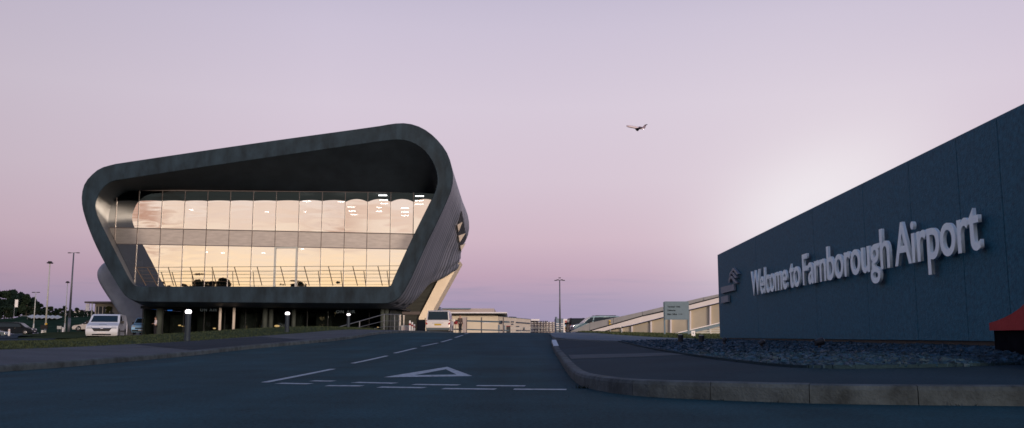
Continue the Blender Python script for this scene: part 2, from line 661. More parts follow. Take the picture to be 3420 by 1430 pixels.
# ------------------------------------------------------------------ terrain
RT = catmull([(-60, -.10, 0), (-20, -.03, 0), (0, 0, 0), (11, 0, 0), (19, .05, 0), (26, .165, 0), (33, .34, 0), (39, .52, 0), (45, .685, 0), (50, .765, 0), (55, .795, 0), (62, .785, 0), (75, .72, 0), (100, .66, 0), (160, .6, 0)], 5)
RT = [(p.x, p.y) for p in RT]


RZ = [(-60, -.10), (0, 0), (12, 0), (20, .05), (26, .14), (30, .22), (36, .34), (46, .47), (60, .58), (160, .58)]


def road_z(y, x=0.0):
    z = lerp_tab(RT, y)
    if x > 2:
        f = min(1, (x - 2) / 3.5)
        f = f * f * (3 - 2 * f)
        z = z * (1 - f) + min(z, lerp_tab(RZ, y)) * f
    return z


def G(px, py, lift=0):
    """where the line of sight meets the road"""
    d = ray(px, py)
    py_, prev = None, None
    Y = 4.0
    while Y < 60:
        p = CAM + d * (Y / d.y)
        h = p.z - road_z(Y, p.x) - lift
        if h <= 0:
            if prev is None: return p
            f = prev[1] / (prev[1] - h)
            Yc = prev[0] + (Y - prev[0]) * f
            return CAM + d * (Yc / d.y)
        prev = (Y, h)
        Y += .25
    return P(px, py, 54)


def ground_z(x, y):
    if y < 70:
        b = road_z(y, x) - .12
        if x < -8:
            b = min(b, .0) - .15 + .5 * max(0, min(1, (y - 30) / 60))
    else:
        b = .55 + .0 * y
    if x < -30 and y > 62:
        f = min(1, (-30 - x) / 12)
        b = b * (1 - f) + f * lerp_tab([(60, .30), (100, .34), (140, .85), (200, .9), (3000, .9)], y)
    return b


xs = [-2500, -1200, -600, -300, -200, -150, -120] + list(range(-100, 101, 5)) + [120, 150, 200, 300, 600, 1200, 2500]
ys = [-2500, -1000, -400, -150, -80, -40, -20, -10, 0] + list(range(4, 80, 3)) + list(range(80, 200, 6)) + [210, 260, 400, 700, 1200, 2500]
g = MB()
g.loft([[(x, y, ground_z(x, y)) for x in xs] for y in ys], closed=False)
tag(g.build('ground', M['ground'], smooth=True), kind='structure')

kf = [(-420, 1300), (-150, 1258), (0, 1243), (221, 1227), (413, 1210), (627, 1190), (811, 1169), (1033, 1148), (1180, 1131), (1291, 1114)]
kfoot = [G(*p) for p in kf] + [Vector((-4.6, 62, 0)), Vector((-4.3, 72, 0))]
kfoot = [kfoot[0] + (kfoot[0] - kfoot[1]) * 3] + kfoot
KX = [(-60, -60), (kfoot[0].y - 2, -60)] + sorted((p.y, p.x - .06) for p in kfoot)


def road_xs(y):
    xl = lerp_tab(KX, y)
    return [xl, xl * .75, xl * .5, -2, 0, 1, 2, 2.6, 3.2, 3.8, 4.4, 5, 5.6, 7, 10, 20, 40, 75]


rd = MB()
rys = [-40, -20, -10, -4] + [i * .75 for i in range(0, 100)] + [76, 80, 90]
rd.loft([[(x, y, road_z(y, x)) for x in road_xs(y)] for y in rys], closed=False)
tag(rd.build('road', M['asphalt'], smooth=True), kind='structure')

# road markings, thin sheets on the road
mk = MB()


def on_road(p, h=.004): return Vector((p.x, p.y, road_z(p.y, p.x) + h))


def mark(mb, a, b, wdt, h=.004):
    a, b = G(*a), G(*b)
    d = Vector((b.x - a.x, b.y - a.y, 0))
    s = Vector((-d.y, d.x, 0)).normalized() * wdt / 2
    n = max(2, int(d.length / .8) + 1)
    L = [on_road(a.lerp(b, i / (n - 1)) + s, h) for i in range(n)]
    Rr = [on_road(a.lerp(b, i / (n - 1)) - s, h) for i in range(n)]
    mb.loft([L, Rr], closed=False)


cl_ = MB()
for a, b in (((884, 1278), (1112, 1233)), ((1178, 1214), (1292, 1189)), ((1318, 1180), (1389, 1163)), ((1408, 1157), (1462, 1146)), ((1474, 1143), (1509, 1133)), ((1520, 1128), (1546, 1120)), ((1552, 1116), (1566, 1113))):
    mark(cl_, a, b, .11)
tag(cl_.build('centre_line', M['paint']), kind='structure')
gw = MB()
for a, b in (((930, 1281), (1036, 1283)), ((1092, 1289), (1210, 1290)), ((1266, 1294), (1419, 1296)), ((1480, 1299), (1655, 1301)), ((1716, 1301), (1892, 1302)),
             ((1042, 1273), (1114, 1274)), ((1185, 1278), (1320, 1281)), ((1380, 1285), (1533, 1287)), ((1592, 1289), (1754, 1290))):
    mark(gw, a, b, .2)
tag(gw.build('give_way_line', M['paint']), kind='structure')
tr = MB()
o3 = [on_road(G(*p)) for p in ((1280, 1261), (1578, 1257), (1494, 1226))]
i3 = [on_road(G(*p)) for p in ((1384, 1254), (1525, 1252), (1489, 1234))]
for k in range(3):
    j = (k + 1) % 3
    tr.poly([o3[k], o3[j], i3[j], i3[k]])
tag(tr.build('give_way_triangle', M['paint']), kind='structure')


# ------------------------------------------------------------------ kerbs and footways
def kerb(foot, heights, side, name, stone=.915, gap=.007):
    """row of kerb stones along a foot line; side = +1 when the footway lies to the left of the direction of travel"""
    foot = catmull([Vector(p) for p in foot], 5)
    Ls = [0]
    for a, b in zip(foot, foot[1:]): Ls.append(Ls[-1] + (b - a).length)
    hs = lambda s: lerp_tab(heights, s / Ls[-1])

    def at(s):
        i = 0
        while i < len(Ls) - 2 and Ls[i + 1] < s: i += 1
        p = foot[i].lerp(foot[i + 1], (s - Ls[i]) / max(1e-9, Ls[i + 1] - Ls[i]))
        a, b = foot[max(0, i - 1)], foot[min(len(foot) - 1, i + 2)]
        d = (b - a)
        d.z = 0
        d.normalize()
        return p, Vector((-d.y, d.x, 0)) * side
    mb = MB()
    s = 0
    back = []
    while s < Ls[-1] - .05:
        e = min(s + stone - gap, Ls[-1])
        rings = []
        jit = random.uniform(-.004, .004)
        for k in range(5):
            p, n = at(s + (e - s) * k / 4)
            h = hs(s + (e - s) * k / 4) + jit
            q = Vector((p.x, p.y, road_z(p.y, p.x)))
            rings.append([q + Vector((0, 0, -.08)), q + n * .004 + Vector((0, 0, h * .75)), q + n * .018 + Vector((0, 0, h * .95)), q + n * .045 + Vector((0, 0, h)), q + n * .14 + Vector((0, 0, h + .002)), q + n * .14 + Vector((0, 0, -.08))])
        mb.loft(rings, closed=True, cap=True)
        s += stone
    n = 60
    for k in range(n + 1):
        p, nn = at(Ls[-1] * k / n)
        back.append(Vector((p.x, p.y, road_z(p.y, p.x) + hs(Ls[-1] * k / n) - .004)) + nn * .135)
    tag(mb.build(name, M['kerb']), kind='structure')
    return back


def interp_px(tab, px):
    n = len(tab[0]) - 1
    return [lerp_tab([(r[0], r[k + 1]) for r in tab], px) for k in range(n)]


kback = kerb(kfoot, [(0, .115), (.6, .115), (1, .11)], 1, 'kerb')

# footway edge on the lawn side: (px, py, Y)
fe = [(-420, 1190, 13), (-150, 1176, 17), (0, 1168, 20), (221, 1160, 25), (413, 1151, 30), (627, 1140, 35.5), (811, 1127, 42), (1000, 1113, 48), (1120, 1103, 53), (1200, 1101, 57), (1262, 1103, 62)]
fedge = [Vector((kfoot[0].x - 6, kfoot[0].y + 3.5, .32))] + [P(*p) for p in fe] + [Vector((-9, 74, .78))]
fedge = resample(catmull(fedge, 5), 61)
fw = MB()
rows = [[kback[i].lerp(fedge[i], v) for i in range(61)] for v in (0, .2, .4, .6, .8, 1)]
fw.loft(rows, closed=False)
fo = fw.build('footway', M['footway_pale'], smooth=True)
tag(fo, kind='structure')


def bvh_of(*objs):
    vs, fs = [], []
    for o in objs:
        n = len(vs)
        wl = wloc(o)
        vs += [v.co + wl for v in o.data.vertices]
        fs += [tuple(i + n for i in p.vertices) for p in o.data.polygons]
    return BVHTree.FromPolygons(vs, fs)


def onsurf(bvh, px, py, off=.006):
    d = ray(px, py).normalized()
    hit, n, _, _ = bvh.ray_cast(CAM, d)
    if hit is None: return None
    if n.dot(d) > 0: n = -n
    return hit + n * off


fb = bvh_of(fo)
pt = MB()
A, B, Cc, D = (452, 1151), (872, 1125), (1022, 1135), (640, 1170)
grid = []
for i in range(9):
    u = i / 8
    row = []
    for j in range(5):
        v = j / 4
        x = (A[0] * (1 - u) + B[0] * u) * (1 - v) + (D[0] * (1 - u) + Cc[0] * u) * v
        y = (A[1] * (1 - u) + B[1] * u) * (1 - v) + (D[1] * (1 - u) + Cc[1] * u) * v
        q = onsurf(fb, x, y, .006)
        row.append(q)
    grid.append(row)
for i in range(8):
    for j in range(4):
        q = [grid[i][j], grid[i + 1][j], grid[i + 1][j + 1], grid[i][j + 1]]
        if all(q): pt.poly(q)
tag(pt.build('tarmac_patch', M['patch']), kind='structure')

# lawn mound on the left
cr = [(-150, 1147, 27), (0, 1141, 31), (150, 1139, 35), (290, 1130, 46), (420, 1122, 52), (640, 1110, 56), (800, 1099, 60), (1000, 1091, 63), (1130, 1093, 66), (1230, 1098, 70)]
crest = [Vector((kfoot[0].x - 14, kfoot[0].y + 12, .44)), P(-420, 1155, 22)] + [P(*p) for p in cr] + [Vector((-9.3, 76, .8))]
crest = resample(catmull(crest, 5), 61)
lawn_rows = []
for v in (0, .12, .3, .5, .7, .88, 1):
    lawn_rows.append([fedge[i].lerp(crest[i], v) + Vector((0, 0, .05 * math.sin(math.pi * v) - (.0 if v else .01))) for i in range(61)])
for k, (ddy, dzz) in enumerate(((3, -.10), (7, -.30))):
    lawn_rows.append([crest[i] + Vector((0, ddy, dzz)) for i in range(61)])
lw = MB()
lw.loft(lawn_rows, closed=False)
lawn = lw.build('lawn', M['grass'], smooth=True)
tag(lawn, kind='structure')


def blades(name, surf_rows, count, h, seed, wdt=.012):
    rnd = random.Random(seed)
    mb = MB()
    nr, ncol = len(surf_rows), len(surf_rows[0])
    for _ in range(count):
        i = rnd.randrange(nr - 1)
        j = rnd.randrange(ncol - 1)
        u, v = rnd.random(), rnd.random()
        p = surf_rows[i][j].lerp(surf_rows[i][j + 1], u).lerp(surf_rows[i + 1][j].lerp(surf_rows[i + 1][j + 1], u), v)
        a = rnd.uniform(0, math.pi)
        hh = h * rnd.uniform(.5, 1.2)
        s = Vector((math.cos(a), math.sin(a), 0)) * wdt * rnd.uniform(.7, 1.6)
        tip = p + Vector((rnd.uniform(-.04, .04), rnd.uniform(-.04, .04), hh))
        mb.add([p - s, p + s, tip], [(0, 1, 2)])
    return tag(mb.build(name, M['grass_blade'], fix=False), kind='stuff')


blades('grass', lawn_rows[:7], 16000, .05, 3, .02)

# far lawn and its drive, left
fl = MB()
fl_r = [[P(60, 1133, 58), P(150, 1131, 58), P(230, 1129, 58), P(330, 1127, 60)], [P(60, 1124, 80), P(150, 1119, 80), P(230, 1117, 80), P(330, 1115, 80)],
        [P(70, 1117, 98), P(150, 1111, 98), P(230, 1108, 98), P(330, 1107, 98)], [P(70, 1119, 112), P(150, 1116, 112), P(230, 1112, 112), P(330, 1110, 112)]]
fl.loft(fl_r, closed=False)
tag(fl.build('far_lawn', M['grass'], smooth=True), kind='structure')
cp = MB()
cp.loft([[Vector((x, y, ground_z(x, y) + .03)) for x in (-95, -70, -52)] for y in (60, 80, 100, 110, 120, 130, 140, 146)], closed=False)
tag(cp.build('car_park_surface', M['footway']), kind='structure')
dr = MB()
dr.loft([[P(-120, 1139, 36), P(60, 1138, 37), P(170, 1136, 38)], [P(-120, 1131, 56), P(60, 1131.5, 57), P(190, 1131, 56)]], closed=False)
tag(dr.build('driveway', M['footway'], smooth=True), kind='structure')

# right-hand footway
rk = [(1843, 1146), (1847, 1168), (1869, 1206), (1890, 1241), (1913, 1269), (1935, 1286), (1963, 1297), (2064, 1316), (2202, 1328), (2429, 1338), (2806, 1350), (3420, 1357), (3900, 1361)]
rfoot = [G(*p) for p in rk]
rback = kerb(rfoot, [(0, .12), (.62, .125), (.72, .13), (.85, .165), (1, .18)], 1, 'kerb_right')
gedge_t = [(2066, 1141, 30), (2152, 1161, 21), (2240, 1177, 17.2), (2341, 1193, 14.4), (2492, 1212, 11.8), (2617, 1225, 10.5), (2743, 1229, 9.95), (3058, 1226, 10.1), (3420, 1218, 10.8), (3900, 1212, 11.6)]
gedge = catmull([P(*p) for p in gedge_t], 6)


def by_len_match(a, b, n):
    return resample(a, n), resample(b, n)


# match by the corner: kerb corner at (2064,1316) faces the bed corner at (2680,1228)
kc = min(range(len(rback)), key=lambda i: (rback[i] - G(2000, 1306)).length)
gc = min(range(len(gedge)), key=lambda i: (gedge[i] - P(2660, 1227, 10.2)).length)
ra = resample(rback[:kc + 1], 24) + resample(rback[kc:], 24)[1:]
ga = resample(gedge[:gc + 1], 24) + resample(gedge[gc:], 24)[1:]
rf_rows = [[ra[i].lerp(ga[i], v) for i in range(len(ra))] for v in (0, .25, .5, .75, 1)]
rf = MB()
rf.loft(rf_rows, closed=False)
rfo = rf.build('footway_right', M['footway'], smooth=True)
tag(rfo, kind='structure')
rfb = bvh_of(rfo)
st = MB()
pa = [onsurf(rfb, x, y) for x, y in ((1898, 1186), (1990, 1184), (2100, 1182), (2180, 1180), (2235, 1179))]
pb = [onsurf(rfb, x, y) for x, y in ((1908, 1200), (2000, 1197), (2110, 1194), (2200, 1190), (2290, 1187))]
for i in range(4):
    q = [pa[i], pa[i + 1], pb[i + 1], pb[i]]
    if all(q): st.poly(q)
tag(st.build('concrete_strip', M['strip']), kind='structure')
# white painted kerb end
wk = MB()
a, b = G(1844, 1147), G(1850, 1169)
dv = (b - a).normalized()
nn = Vector((-dv.y, dv.x, 0))
if nn.x < 0: nn = -nn
wk.prism([a - nn * .012 + Vector((0, 0, -.02)), b - nn * .012 + Vector((0, 0, -.02)), b - nn * .012 + Vector((0, 0, .13)), a - nn * .012 + Vector((0, 0, .13))], nn * .155)
wko = wk.build('white_kerb_stone', M['white_kerb'], bevel=.01)
tag(wko, kind='structure')

# edging board of the slate bed
eb = MB()
for p, q in zip(ga, ga[1:]):
    eb.beam(p + Vector((0, 0, .005)), q + Vector((0, 0, .005)), .05, .05)
tag(eb.build('bed_edging', M['footway']), kind='structure')

# ------------------------------------------------------------------ sign wall
WA, WB = P(2405, 1128, 33), P(3420, 1128, 11.6)
wd = Vector((WB.x - WA.x, WB.y - WA.y, 0)).normalized()      # along the wall, towards the camera
wn = Vector((wd.y, -wd.x, 0))
if wn.x > 0: wn = -wn                                          # out of its face
ztA, ztB = P(2403, 848, 33).z, P(3420, 349, 11.6).z
zbA, zbB = P(2405, 1132, 33).z, P(3060, 1126, 15).z
WBOT = .53


def on_wall(px, py, off=0.0):
    d = ray(px, py)
    o = WA + wn * off
    k = (o - CAM).dot(wn) / d.dot(wn)
    return CAM + d * k


def wpos(p):      # distance along the wall from its far end
    return (p - WA).dot(wd)


qA, qB = on_wall(2404, 848), on_wall(3420, 346)


def wz(s): return qA.z + (qB.z - qA.z) * (s - wpos(qA)) / (wpos(qB) - wpos(qA))



sw = thing('sign_wall', 'long dark blue clad monolith wall with raised welcome lettering, beside slate bed', 'sign wall', (WA.x, WA.y, .4))
S_END = wpos(WB) + 2.2
seams = [0] + [wpos(on_wall(px, 1000)) for px in (2530, 2727, 2900, 3060, 3227, 3372)] + [S_END]
core = MB()
p0, p1 = WA - wn * .02, WA + wd * S_END - wn * .02


def wall_block(mb, s0, s1, off0, off1, zb0, zb1, t0, t1):
    a, b = WA + wd * s0, WA + wd * s1
    v = []
    for o in (off0, off1):
        for p, zb, zt in ((a, zb0, t0), (b, zb1, t1)):
            q = p + wn * o
            v += [Vector((q.x, q.y, zb)), Vector((q.x, q.y, zt))]
    mb.add(v, [(0, 2, 3, 1), (4, 5, 7, 6), (0, 1, 5, 4), (2, 6, 7, 3), (1, 3, 7, 5), (0, 4, 6, 2)])


wall_block(core, .02, S_END - .02, -.03, -.42, WBOT + .01, WBOT + .01, wz(0) - .02, wz(S_END) - .02)
core.build('core', M['dark'], sw)
for a, b in zip(seams, seams[1:]):
    mb = MB()
    wall_block(mb, a + .008, b - .008, 0, -.029, WBOT, WBOT, wz(a), wz(b))
    mb.build('cladding_panel', M['cladding'], sw)
bk = MB()
wall_block(bk, 0, S_END, -.421, -.45, WBOT, WBOT, wz(0), wz(S_END))
bk.build('rear_cladding', M['cladding'], sw)
pl = MB()
wall_block(pl, .1, S_END - .1, -.06, -.38, 0, 0, WBOT + .009, WBOT + .009)
pl.build('plinth', M['dark'], sw)
ends = MB()
wall_block(ends, -.02, .018, -.001, -.449, WBOT + .002, WBOT + .002, wz(0) - .002, wz(0) - .002)
ends.build('end_trim', M['cladding'], sw)


def text_mesh(body, depth=.05, bold=0.0, size=1.0, spacing=1.0):
    cu = bpy.data.curves.new('lettering', 'FONT')
    cu.body = body
    cu.size = size
    cu.extrude = depth / 2
    cu.offset = bold
    cu.resolution_u = 6
    cu.space_character = spacing
    o = bpy.data.objects.new('lettering', cu)
    C.objects.link(o)
    dg = bpy.context.evaluated_depsgraph_get()
    me = bpy.data.meshes.new_from_object(o.evaluated_get(dg))
    bpy.data.objects.remove(o)
    bpy.data.curves.remove(cu)
    me.materials.clear()
    return me


def text_bounds(me):
    x = [v.co.x for v in me.vertices]
    y = [v.co.y for v in me.vertices]
    return min(x), max(x), min(y), max(y)


FACE = .115
cap_me = text_mesh('E', .01, .012)
_, _, cb0, cb1 = text_bounds(cap_me)
zbase = sum(on_wall(*p, FACE).z for p in ((2516, 989), (2682, 953), (2996, 886))) / 3
ztop = sum(on_wall(*p, FACE).z for p in ((2509, 911), (2681, 850), (3007, 736))) / 3
kz = (ztop - zbase) / (cb1 - cb0)
for word, x0, x1 in (('Welcome', 2509, 2625), ('to', 2637, 2668), ('Farnborough', 2682, 2971), ('Airport', 2994, 3278)):
    me = text_mesh(word, .05, .012, 1, .97)
    bx0, bx1, _, _ = text_bounds(me)
    s0, s1 = wpos(on_wall(x0, 960, FACE)), wpos(on_wall(x1, 860, FACE))
    kx = (s1 - s0) / (bx1 - bx0)
    root = wloc(sw)
    for v in me.vertices:
        s = s0 + (v.co.x - bx0) * kx
        q = WA + wd * s + wn * (FACE - .025 + v.co.z)
        v.co = Vector((q.x, q.y, zbase + (v.co.y - cb0) * kz)) - root
    o = link_mesh('lettering', me, M['letters'], sw)


def wall_poly(pts, off, depth, name, m):
    mb = MB()
    q = [on_wall(x, y, off) for x, y in pts]
    mb.prism(q, -wn * depth)
    return mb.build(name, m, sw)


for dxp, dyp, k in ((0, 0, 1), (2.5, -17, .92), (9, -29, .85)):
    bl = [(2433, 944), (2434, 930), (2438, 921), (2442, 921), (2450, 929), (2457, 938), (2463, 944), (2454, 946), (2449, 941), (2444, 933), (2440, 930), (2437, 935), (2436, 944)]
    wall_poly([(2433 + (x - 2433) * k + dxp, 944 + (y - 944) * k + dyp) for x, y in bl], .09, .07, 'logo_blade', M['logo'])
wall_poly([(2407, 960), (2450, 949), (2452, 970), (2407, 981)], .09, .07, 'logo_bar', M['logo'])
wall_poly([(2407, 992), (2431, 986), (2432, 1008), (2407, 1013)], .09, .07, 'logo_bar', M['logo'])

# slate bed
wfoot = []
for i in range(len(ga)):
    f = i / (len(ga) - 1)
    if i < 23:
        s = -1.5 + (wpos(on_wall(3000, 1128)) + 1.5) * (i / 23)
    else:
        s = wpos(on_wall(3000, 1128)) + (S_END + 1 - wpos(on_wall(3000, 1128))) * ((i - 23) / (len(ga) - 24))
    q = WA + wd * s - wn * .3
    wfoot.append(Vector((q.x, q.y, .46 - .03 * f)))
bed_rows = []
for v in (0, .08, .25, .45, .65, .85, 1):
    bed_rows.append([ga[i].lerp(wfoot[i], v) + Vector((0, 0, .03 * math.sin(math.pi * v))) for i in range(len(ga))])
be = MB()
be.loft(bed_rows, closed=False)
tag(be.build('slate_bed', M['gravel'], smooth=True), kind='structure')
rnd = random.Random(5)
gs = MB()
for _ in range(19000):
    i = rnd.randrange(len(bed_rows) - 1)
    j = min(len(ga) - 2, int((rnd.random() ** .62) * (len(ga) - 1)))
    u, v = rnd.random(), rnd.random()
    p = bed_rows[i][j].lerp(bed_rows[i][j + 1], u).lerp(bed_rows[i + 1][j].lerp(bed_rows[i + 1][j + 1], u), v)
    r = rnd.uniform(.014, .046) * (1.5 if rnd.random() < .08 else 1)
    a = rnd.uniform(0, 6.28)
    ux = Vector((math.cos(a), math.sin(a), rnd.uniform(-.5, .5))).normalized()
    uy = ux.cross(Vector((rnd.uniform(-.4, .4), rnd.uniform(-.4, .4), 1))).normalized()
    uz = ux.cross(uy)
    hx, hy, hz = r, r * rnd.uniform(.5, .9), r * rnd.uniform(.15, .45)
    p = p + Vector((0, 0, .015))
    vs = []
    for sx, sy, sz in ((-1, -1, -1), (1, -1, -1), (1, 1, -1), (-1, 1, -1), (-1, -1, 1), (1, -1, 1), (1, 1, 1), (-1, 1, 1)):
        jx = rnd.uniform(.6, 1)
        vs.append(p + ux * sx * hx * jx + uy * sy * hy * jx + uz * sz * hz)
    gs.add(vs, [(0, 3, 2, 1), (4, 5, 6, 7), (0, 1, 5, 4), (1, 2, 6, 5), (2, 3, 7, 6), (3, 0, 4, 7)])
tag(gs.build('gravel', M['slate'], fix=False), kind='stuff')
# bits of grass and litter in the gutter
wdm = MB()
rnd = random.Random(9)
for (px, py, n, sp) in ((1962, 1297, 60, .10), (2660, 1344, 40, .12), (3240, 1355, 8, .2), (2450, 1338, 10, .1)):
    c = G(px, py)
    for _ in range(n):
        p = Vector((c.x + rnd.gauss(0, sp), c.y + rnd.uniform(-.05, .03), 0))
        p.z = road_z(p.y)
        a = rnd.uniform(0, 6.28)
        s = Vector((math.cos(a), math.sin(a), 0)) * .006
        tip = p + Vector((rnd.uniform(-.03, .03), rnd.uniform(-.03, .03), rnd.uniform(.015, .055)))
        wdm.add([p - s, p + s, tip], [(0, 1, 2)])
tag(wdm.build('weeds', M['leaf_mid'], fix=False), kind='stuff')

lt = MB()
rnd = random.Random(14)
for (px, py) in ((2805, 1372), (2835, 1378), (2330, 1362), (2046, 1336), (1995, 1312), (1900, 1325), (1872, 1352), (3010, 1362), (1800, 1330), (2560, 1352), (2200, 1340), (1935, 1300), (1700, 1370)):
    c = G(px, py)
    for _ in range(3):
        p = on_road(c + Vector((rnd.uniform(-.05, .05), rnd.uniform(-.05, .05), 0)), .006)
        r, a = rnd.uniform(.004, .010), rnd.uniform(0, 6.28)
        u = Vector((math.cos(a), math.sin(a), .3)) * r
        q = Vector((-math.sin(a), math.cos(a), .1)) * r * .6
        lt.add([p - u, p + q, p + u, p - q + Vector((0, 0, .004))], [(0, 1, 2, 3)])
tag(lt.build('litter', M['strip'], fix=False), kind='stuff')

# spotlights in the slate bed
sp0 = None


def spot(px, pyb, Y, h, label, tilt=.35):
    b = P(px, pyb, Y)
    o = thing('spotlight', label, 'spotlight', b, 0, 'spotlights in the slate bed')
    MB().lathe((0, 0, 0), [(.03, -.03), (.03, h * .55)], 10).build('stem', M['dark'], o, local=True)
    d = Vector((.8, 0, tilt)).normalized()
    c = Vector((0, 0, h * .72))
    MB().tube(c - d * h * .32, c + d * h * .3, h * .24, h * .30, 12).build('lamp_body', M['dark'], o, smooth=False, local=True)
    MB().tube(c + d * h * .301, c + d * h * .33, h * .25, h * .25, 12).build('lens', M['headlight'], o, local=True)
    return o


spot(2420, 1152, 21, .16, 'small dark spotlight in slate bed, just below the far end of the sign wall', .5)
spot(2545, 1166, 17, .17, 'small dark spotlight in slate bed, second along in front of the wall', .5)
spot(2738, 1174, 15, .22, 'largest dark spotlight in slate bed, tilted below the word Farnborough', .2)
for px, pyt, pyb, Y, lab in ((2273, 1119, 1141, 25, 'short black garden bollard at edge of slate bed, further from the wall'), (2343, 1121, 1145, 24, 'short black garden bollard at edge of slate bed, nearer the wall')):
    b, tp = P(px, pyb, Y), P(px, pyt, Y)
    o = thing('garden_bollard', lab, 'bollard', b, 0, 'short black bollards at the slate bed')
    h = tp.z - b.z
    MB().lathe((0, 0, 0), [(.075, -.1), (.075, h * .8), (.085, h * .82), (.085, h)], 12).build('post', M['dark'], o, local=True)
    MB().lathe((0, 0, 0), [(.06, h + .001), (.055, h + .02)], 12).build('cap', M['post_pale'], o, local=True)

# red canopy at the right edge
CO = .36
rc = on_wall(3305, 1104, CO)
o = thing('canopy_stand', 'black stand with red sloping canopy top at the sign wall foot, cut by frame', 'stand', (rc.x, rc.y, .42))
zb = rc.z
zt = on_wall(3305, 1079, CO).z - zb
prof = [(0, zt), (.2, zt + .025), (.4, zt + .06), (.6, zt + .105), (.8, zt + .165), (1.05, zt + .27), (1.3, zt + .42), (1.55, zt + .27), (1.8, zt + .165), (2.0, zt + .105), (2.2, zt + .06), (2.4, zt + .025), (2.6, zt), (2.6, 0), (0, 0)]
cb = [rc + wd * a + Vector((0, 0, b)) for a, b in prof]
MB().prism(cb, -wn * (CO - .02)).build('canopy', M['red_fabric'], o)
q0, q1 = rc + wd * .03 - wn * .04, rc + wd * 2.57 - wn * .04
MB().prism([Vector((q0.x, q0.y, .36)), Vector((q1.x, q1.y, .30)), Vector((q1.x, q1.y, zb - .002)), Vector((q0.x, q0.y, zb - .002))], -wn * (CO - .08)).build('body', M['black_cloth'], o)

# ------------------------------------------------------------------ far footway, verge, side road end (right)
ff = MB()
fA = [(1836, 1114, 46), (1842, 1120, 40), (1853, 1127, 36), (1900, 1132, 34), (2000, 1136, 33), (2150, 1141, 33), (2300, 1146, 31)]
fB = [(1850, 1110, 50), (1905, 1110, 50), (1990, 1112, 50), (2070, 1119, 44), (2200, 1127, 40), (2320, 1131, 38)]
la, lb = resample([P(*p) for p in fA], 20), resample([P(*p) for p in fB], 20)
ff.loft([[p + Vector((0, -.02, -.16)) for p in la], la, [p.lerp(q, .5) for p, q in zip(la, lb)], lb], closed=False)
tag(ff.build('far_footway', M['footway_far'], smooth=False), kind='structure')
vg = MB()
vB = [(1930, 1109, 70), (1990, 1109, 70), (2070, 1111, 70), (2200, 1114, 66), (2330, 1116, 62), (2460, 1117, 60)]
vA2 = [(1950, 1110.5, 50), (2000, 1112.5, 50), (2070, 1119.5, 44), (2200, 1127.5, 40), (2320, 1131.5, 38), (2440, 1134, 35)]
v0, v1 = resample([P(*p) for p in vA2], 24), resample([P(*p) for p in vB], 24)
vrows = [v0, [p.lerp(q, .35) + Vector((0, 0, .03)) for p, q in zip(v0, v1)], [p.lerp(q, .7) + Vector((0, 0, .02)) for p, q in zip(v0, v1)], v1, [p + Vector((0, 8, -.1)) for p in v1]]
vg.loft(vrows, closed=False)
tag(vg.build('verge', M['grass'], smooth=True), kind='structure')
blades('verge_grass', vrows[:4], 5000, .09, 8, .025)

# ------------------------------------------------------------------ terminal building
def c1(x, y): return (240 + .7243 * x, 380 + .7243 * y)


OUT = [
    [(212, 795), (150, 690), (100, 590), (67, 505)],
    [(67, 505), (48, 440), (43, 380), (55, 325), (85, 285), (130, 250), (200, 230)],
    [(200, 230), (500, 185), (900, 127), (1300, 72), (1420, 55)],
    [(1420, 55), (1480, 45), (1530, 42), (1585, 52), (1640, 80), (1690, 125), (1730, 180), (1752, 245), (1758, 300), (1750, 350), (1735, 390)],
    [(1735, 390), (1690, 490), (1640, 592), (1600, 680), (1560, 768), (1530, 822)],
    [(1530, 822), (1512, 847), (1490, 863), (1465, 873), (1440, 876)],
    [(1440, 876), (900, 873), (320, 868)],
    [(320, 868), (285, 862), (255, 848), (232, 825), (212, 795)]]
INN = [
    [(255, 745), (180, 600), (130, 500), (112, 455)],
    [(112, 455), (107, 430), (112, 400), (128, 362), (150, 335), (175, 317), (200, 308)],
    [(200, 308), (500, 262), (900, 203), (1300, 145), (1420, 128)],
    [(1420, 128), (1480, 121), (1530, 122), (1580, 138), (1630, 175), (1662, 220), (1680, 265), (1686, 310), (1680, 345), (1668, 375)],
    [(1668, 375), (1620, 470), (1560, 592), (1515, 690), (1490, 745)],
    [(1490, 745), (1480, 768), (1474, 785), (1466, 794), (1455, 797)],
    [(1455, 797), (900, 797), (310, 797)],
    [(310, 797), (296, 795), (284, 788), (270, 770), (255, 745)]]
BAK = [
    [(270, 740), (204, 599), (180, 540), (170, 510)],
    [(170, 510), (167, 494), (178, 434), (190, 405), (213, 384), (235, 368), (265, 357)],
    [(265, 357), (500, 352), (900, 354), (1300, 360), (1440, 362)],
    [(1440, 362), (1520, 363), (1590, 365), (1650, 368), (1690, 378), (1700, 395), (1697, 412), (1688, 430)],
    [(1688, 430), (1620, 570), (1560, 690), (1520, 760)],
    [(1520, 760), (1510, 780), (1500, 790), (1490, 796), (1480, 797)],
    [(1480, 797), (900, 797), (320, 797)],
    [(320, 797), (305, 795), (295, 788), (283, 768), (270, 740)]]
SEGN = [9, 13, 13, 17, 13, 9, 11, 9]


def outline(segs, Y, smooth=True):
    out = []
    for s, n in zip(segs, SEGN):
        pts = [Vector((*c1(*p), 0)) for p in s]
        if smooth: pts = catmull(pts, 5)
        pts = resample(pts, n)
        out += [(p.x, p.y) for p in pts[:-1]]
    return out


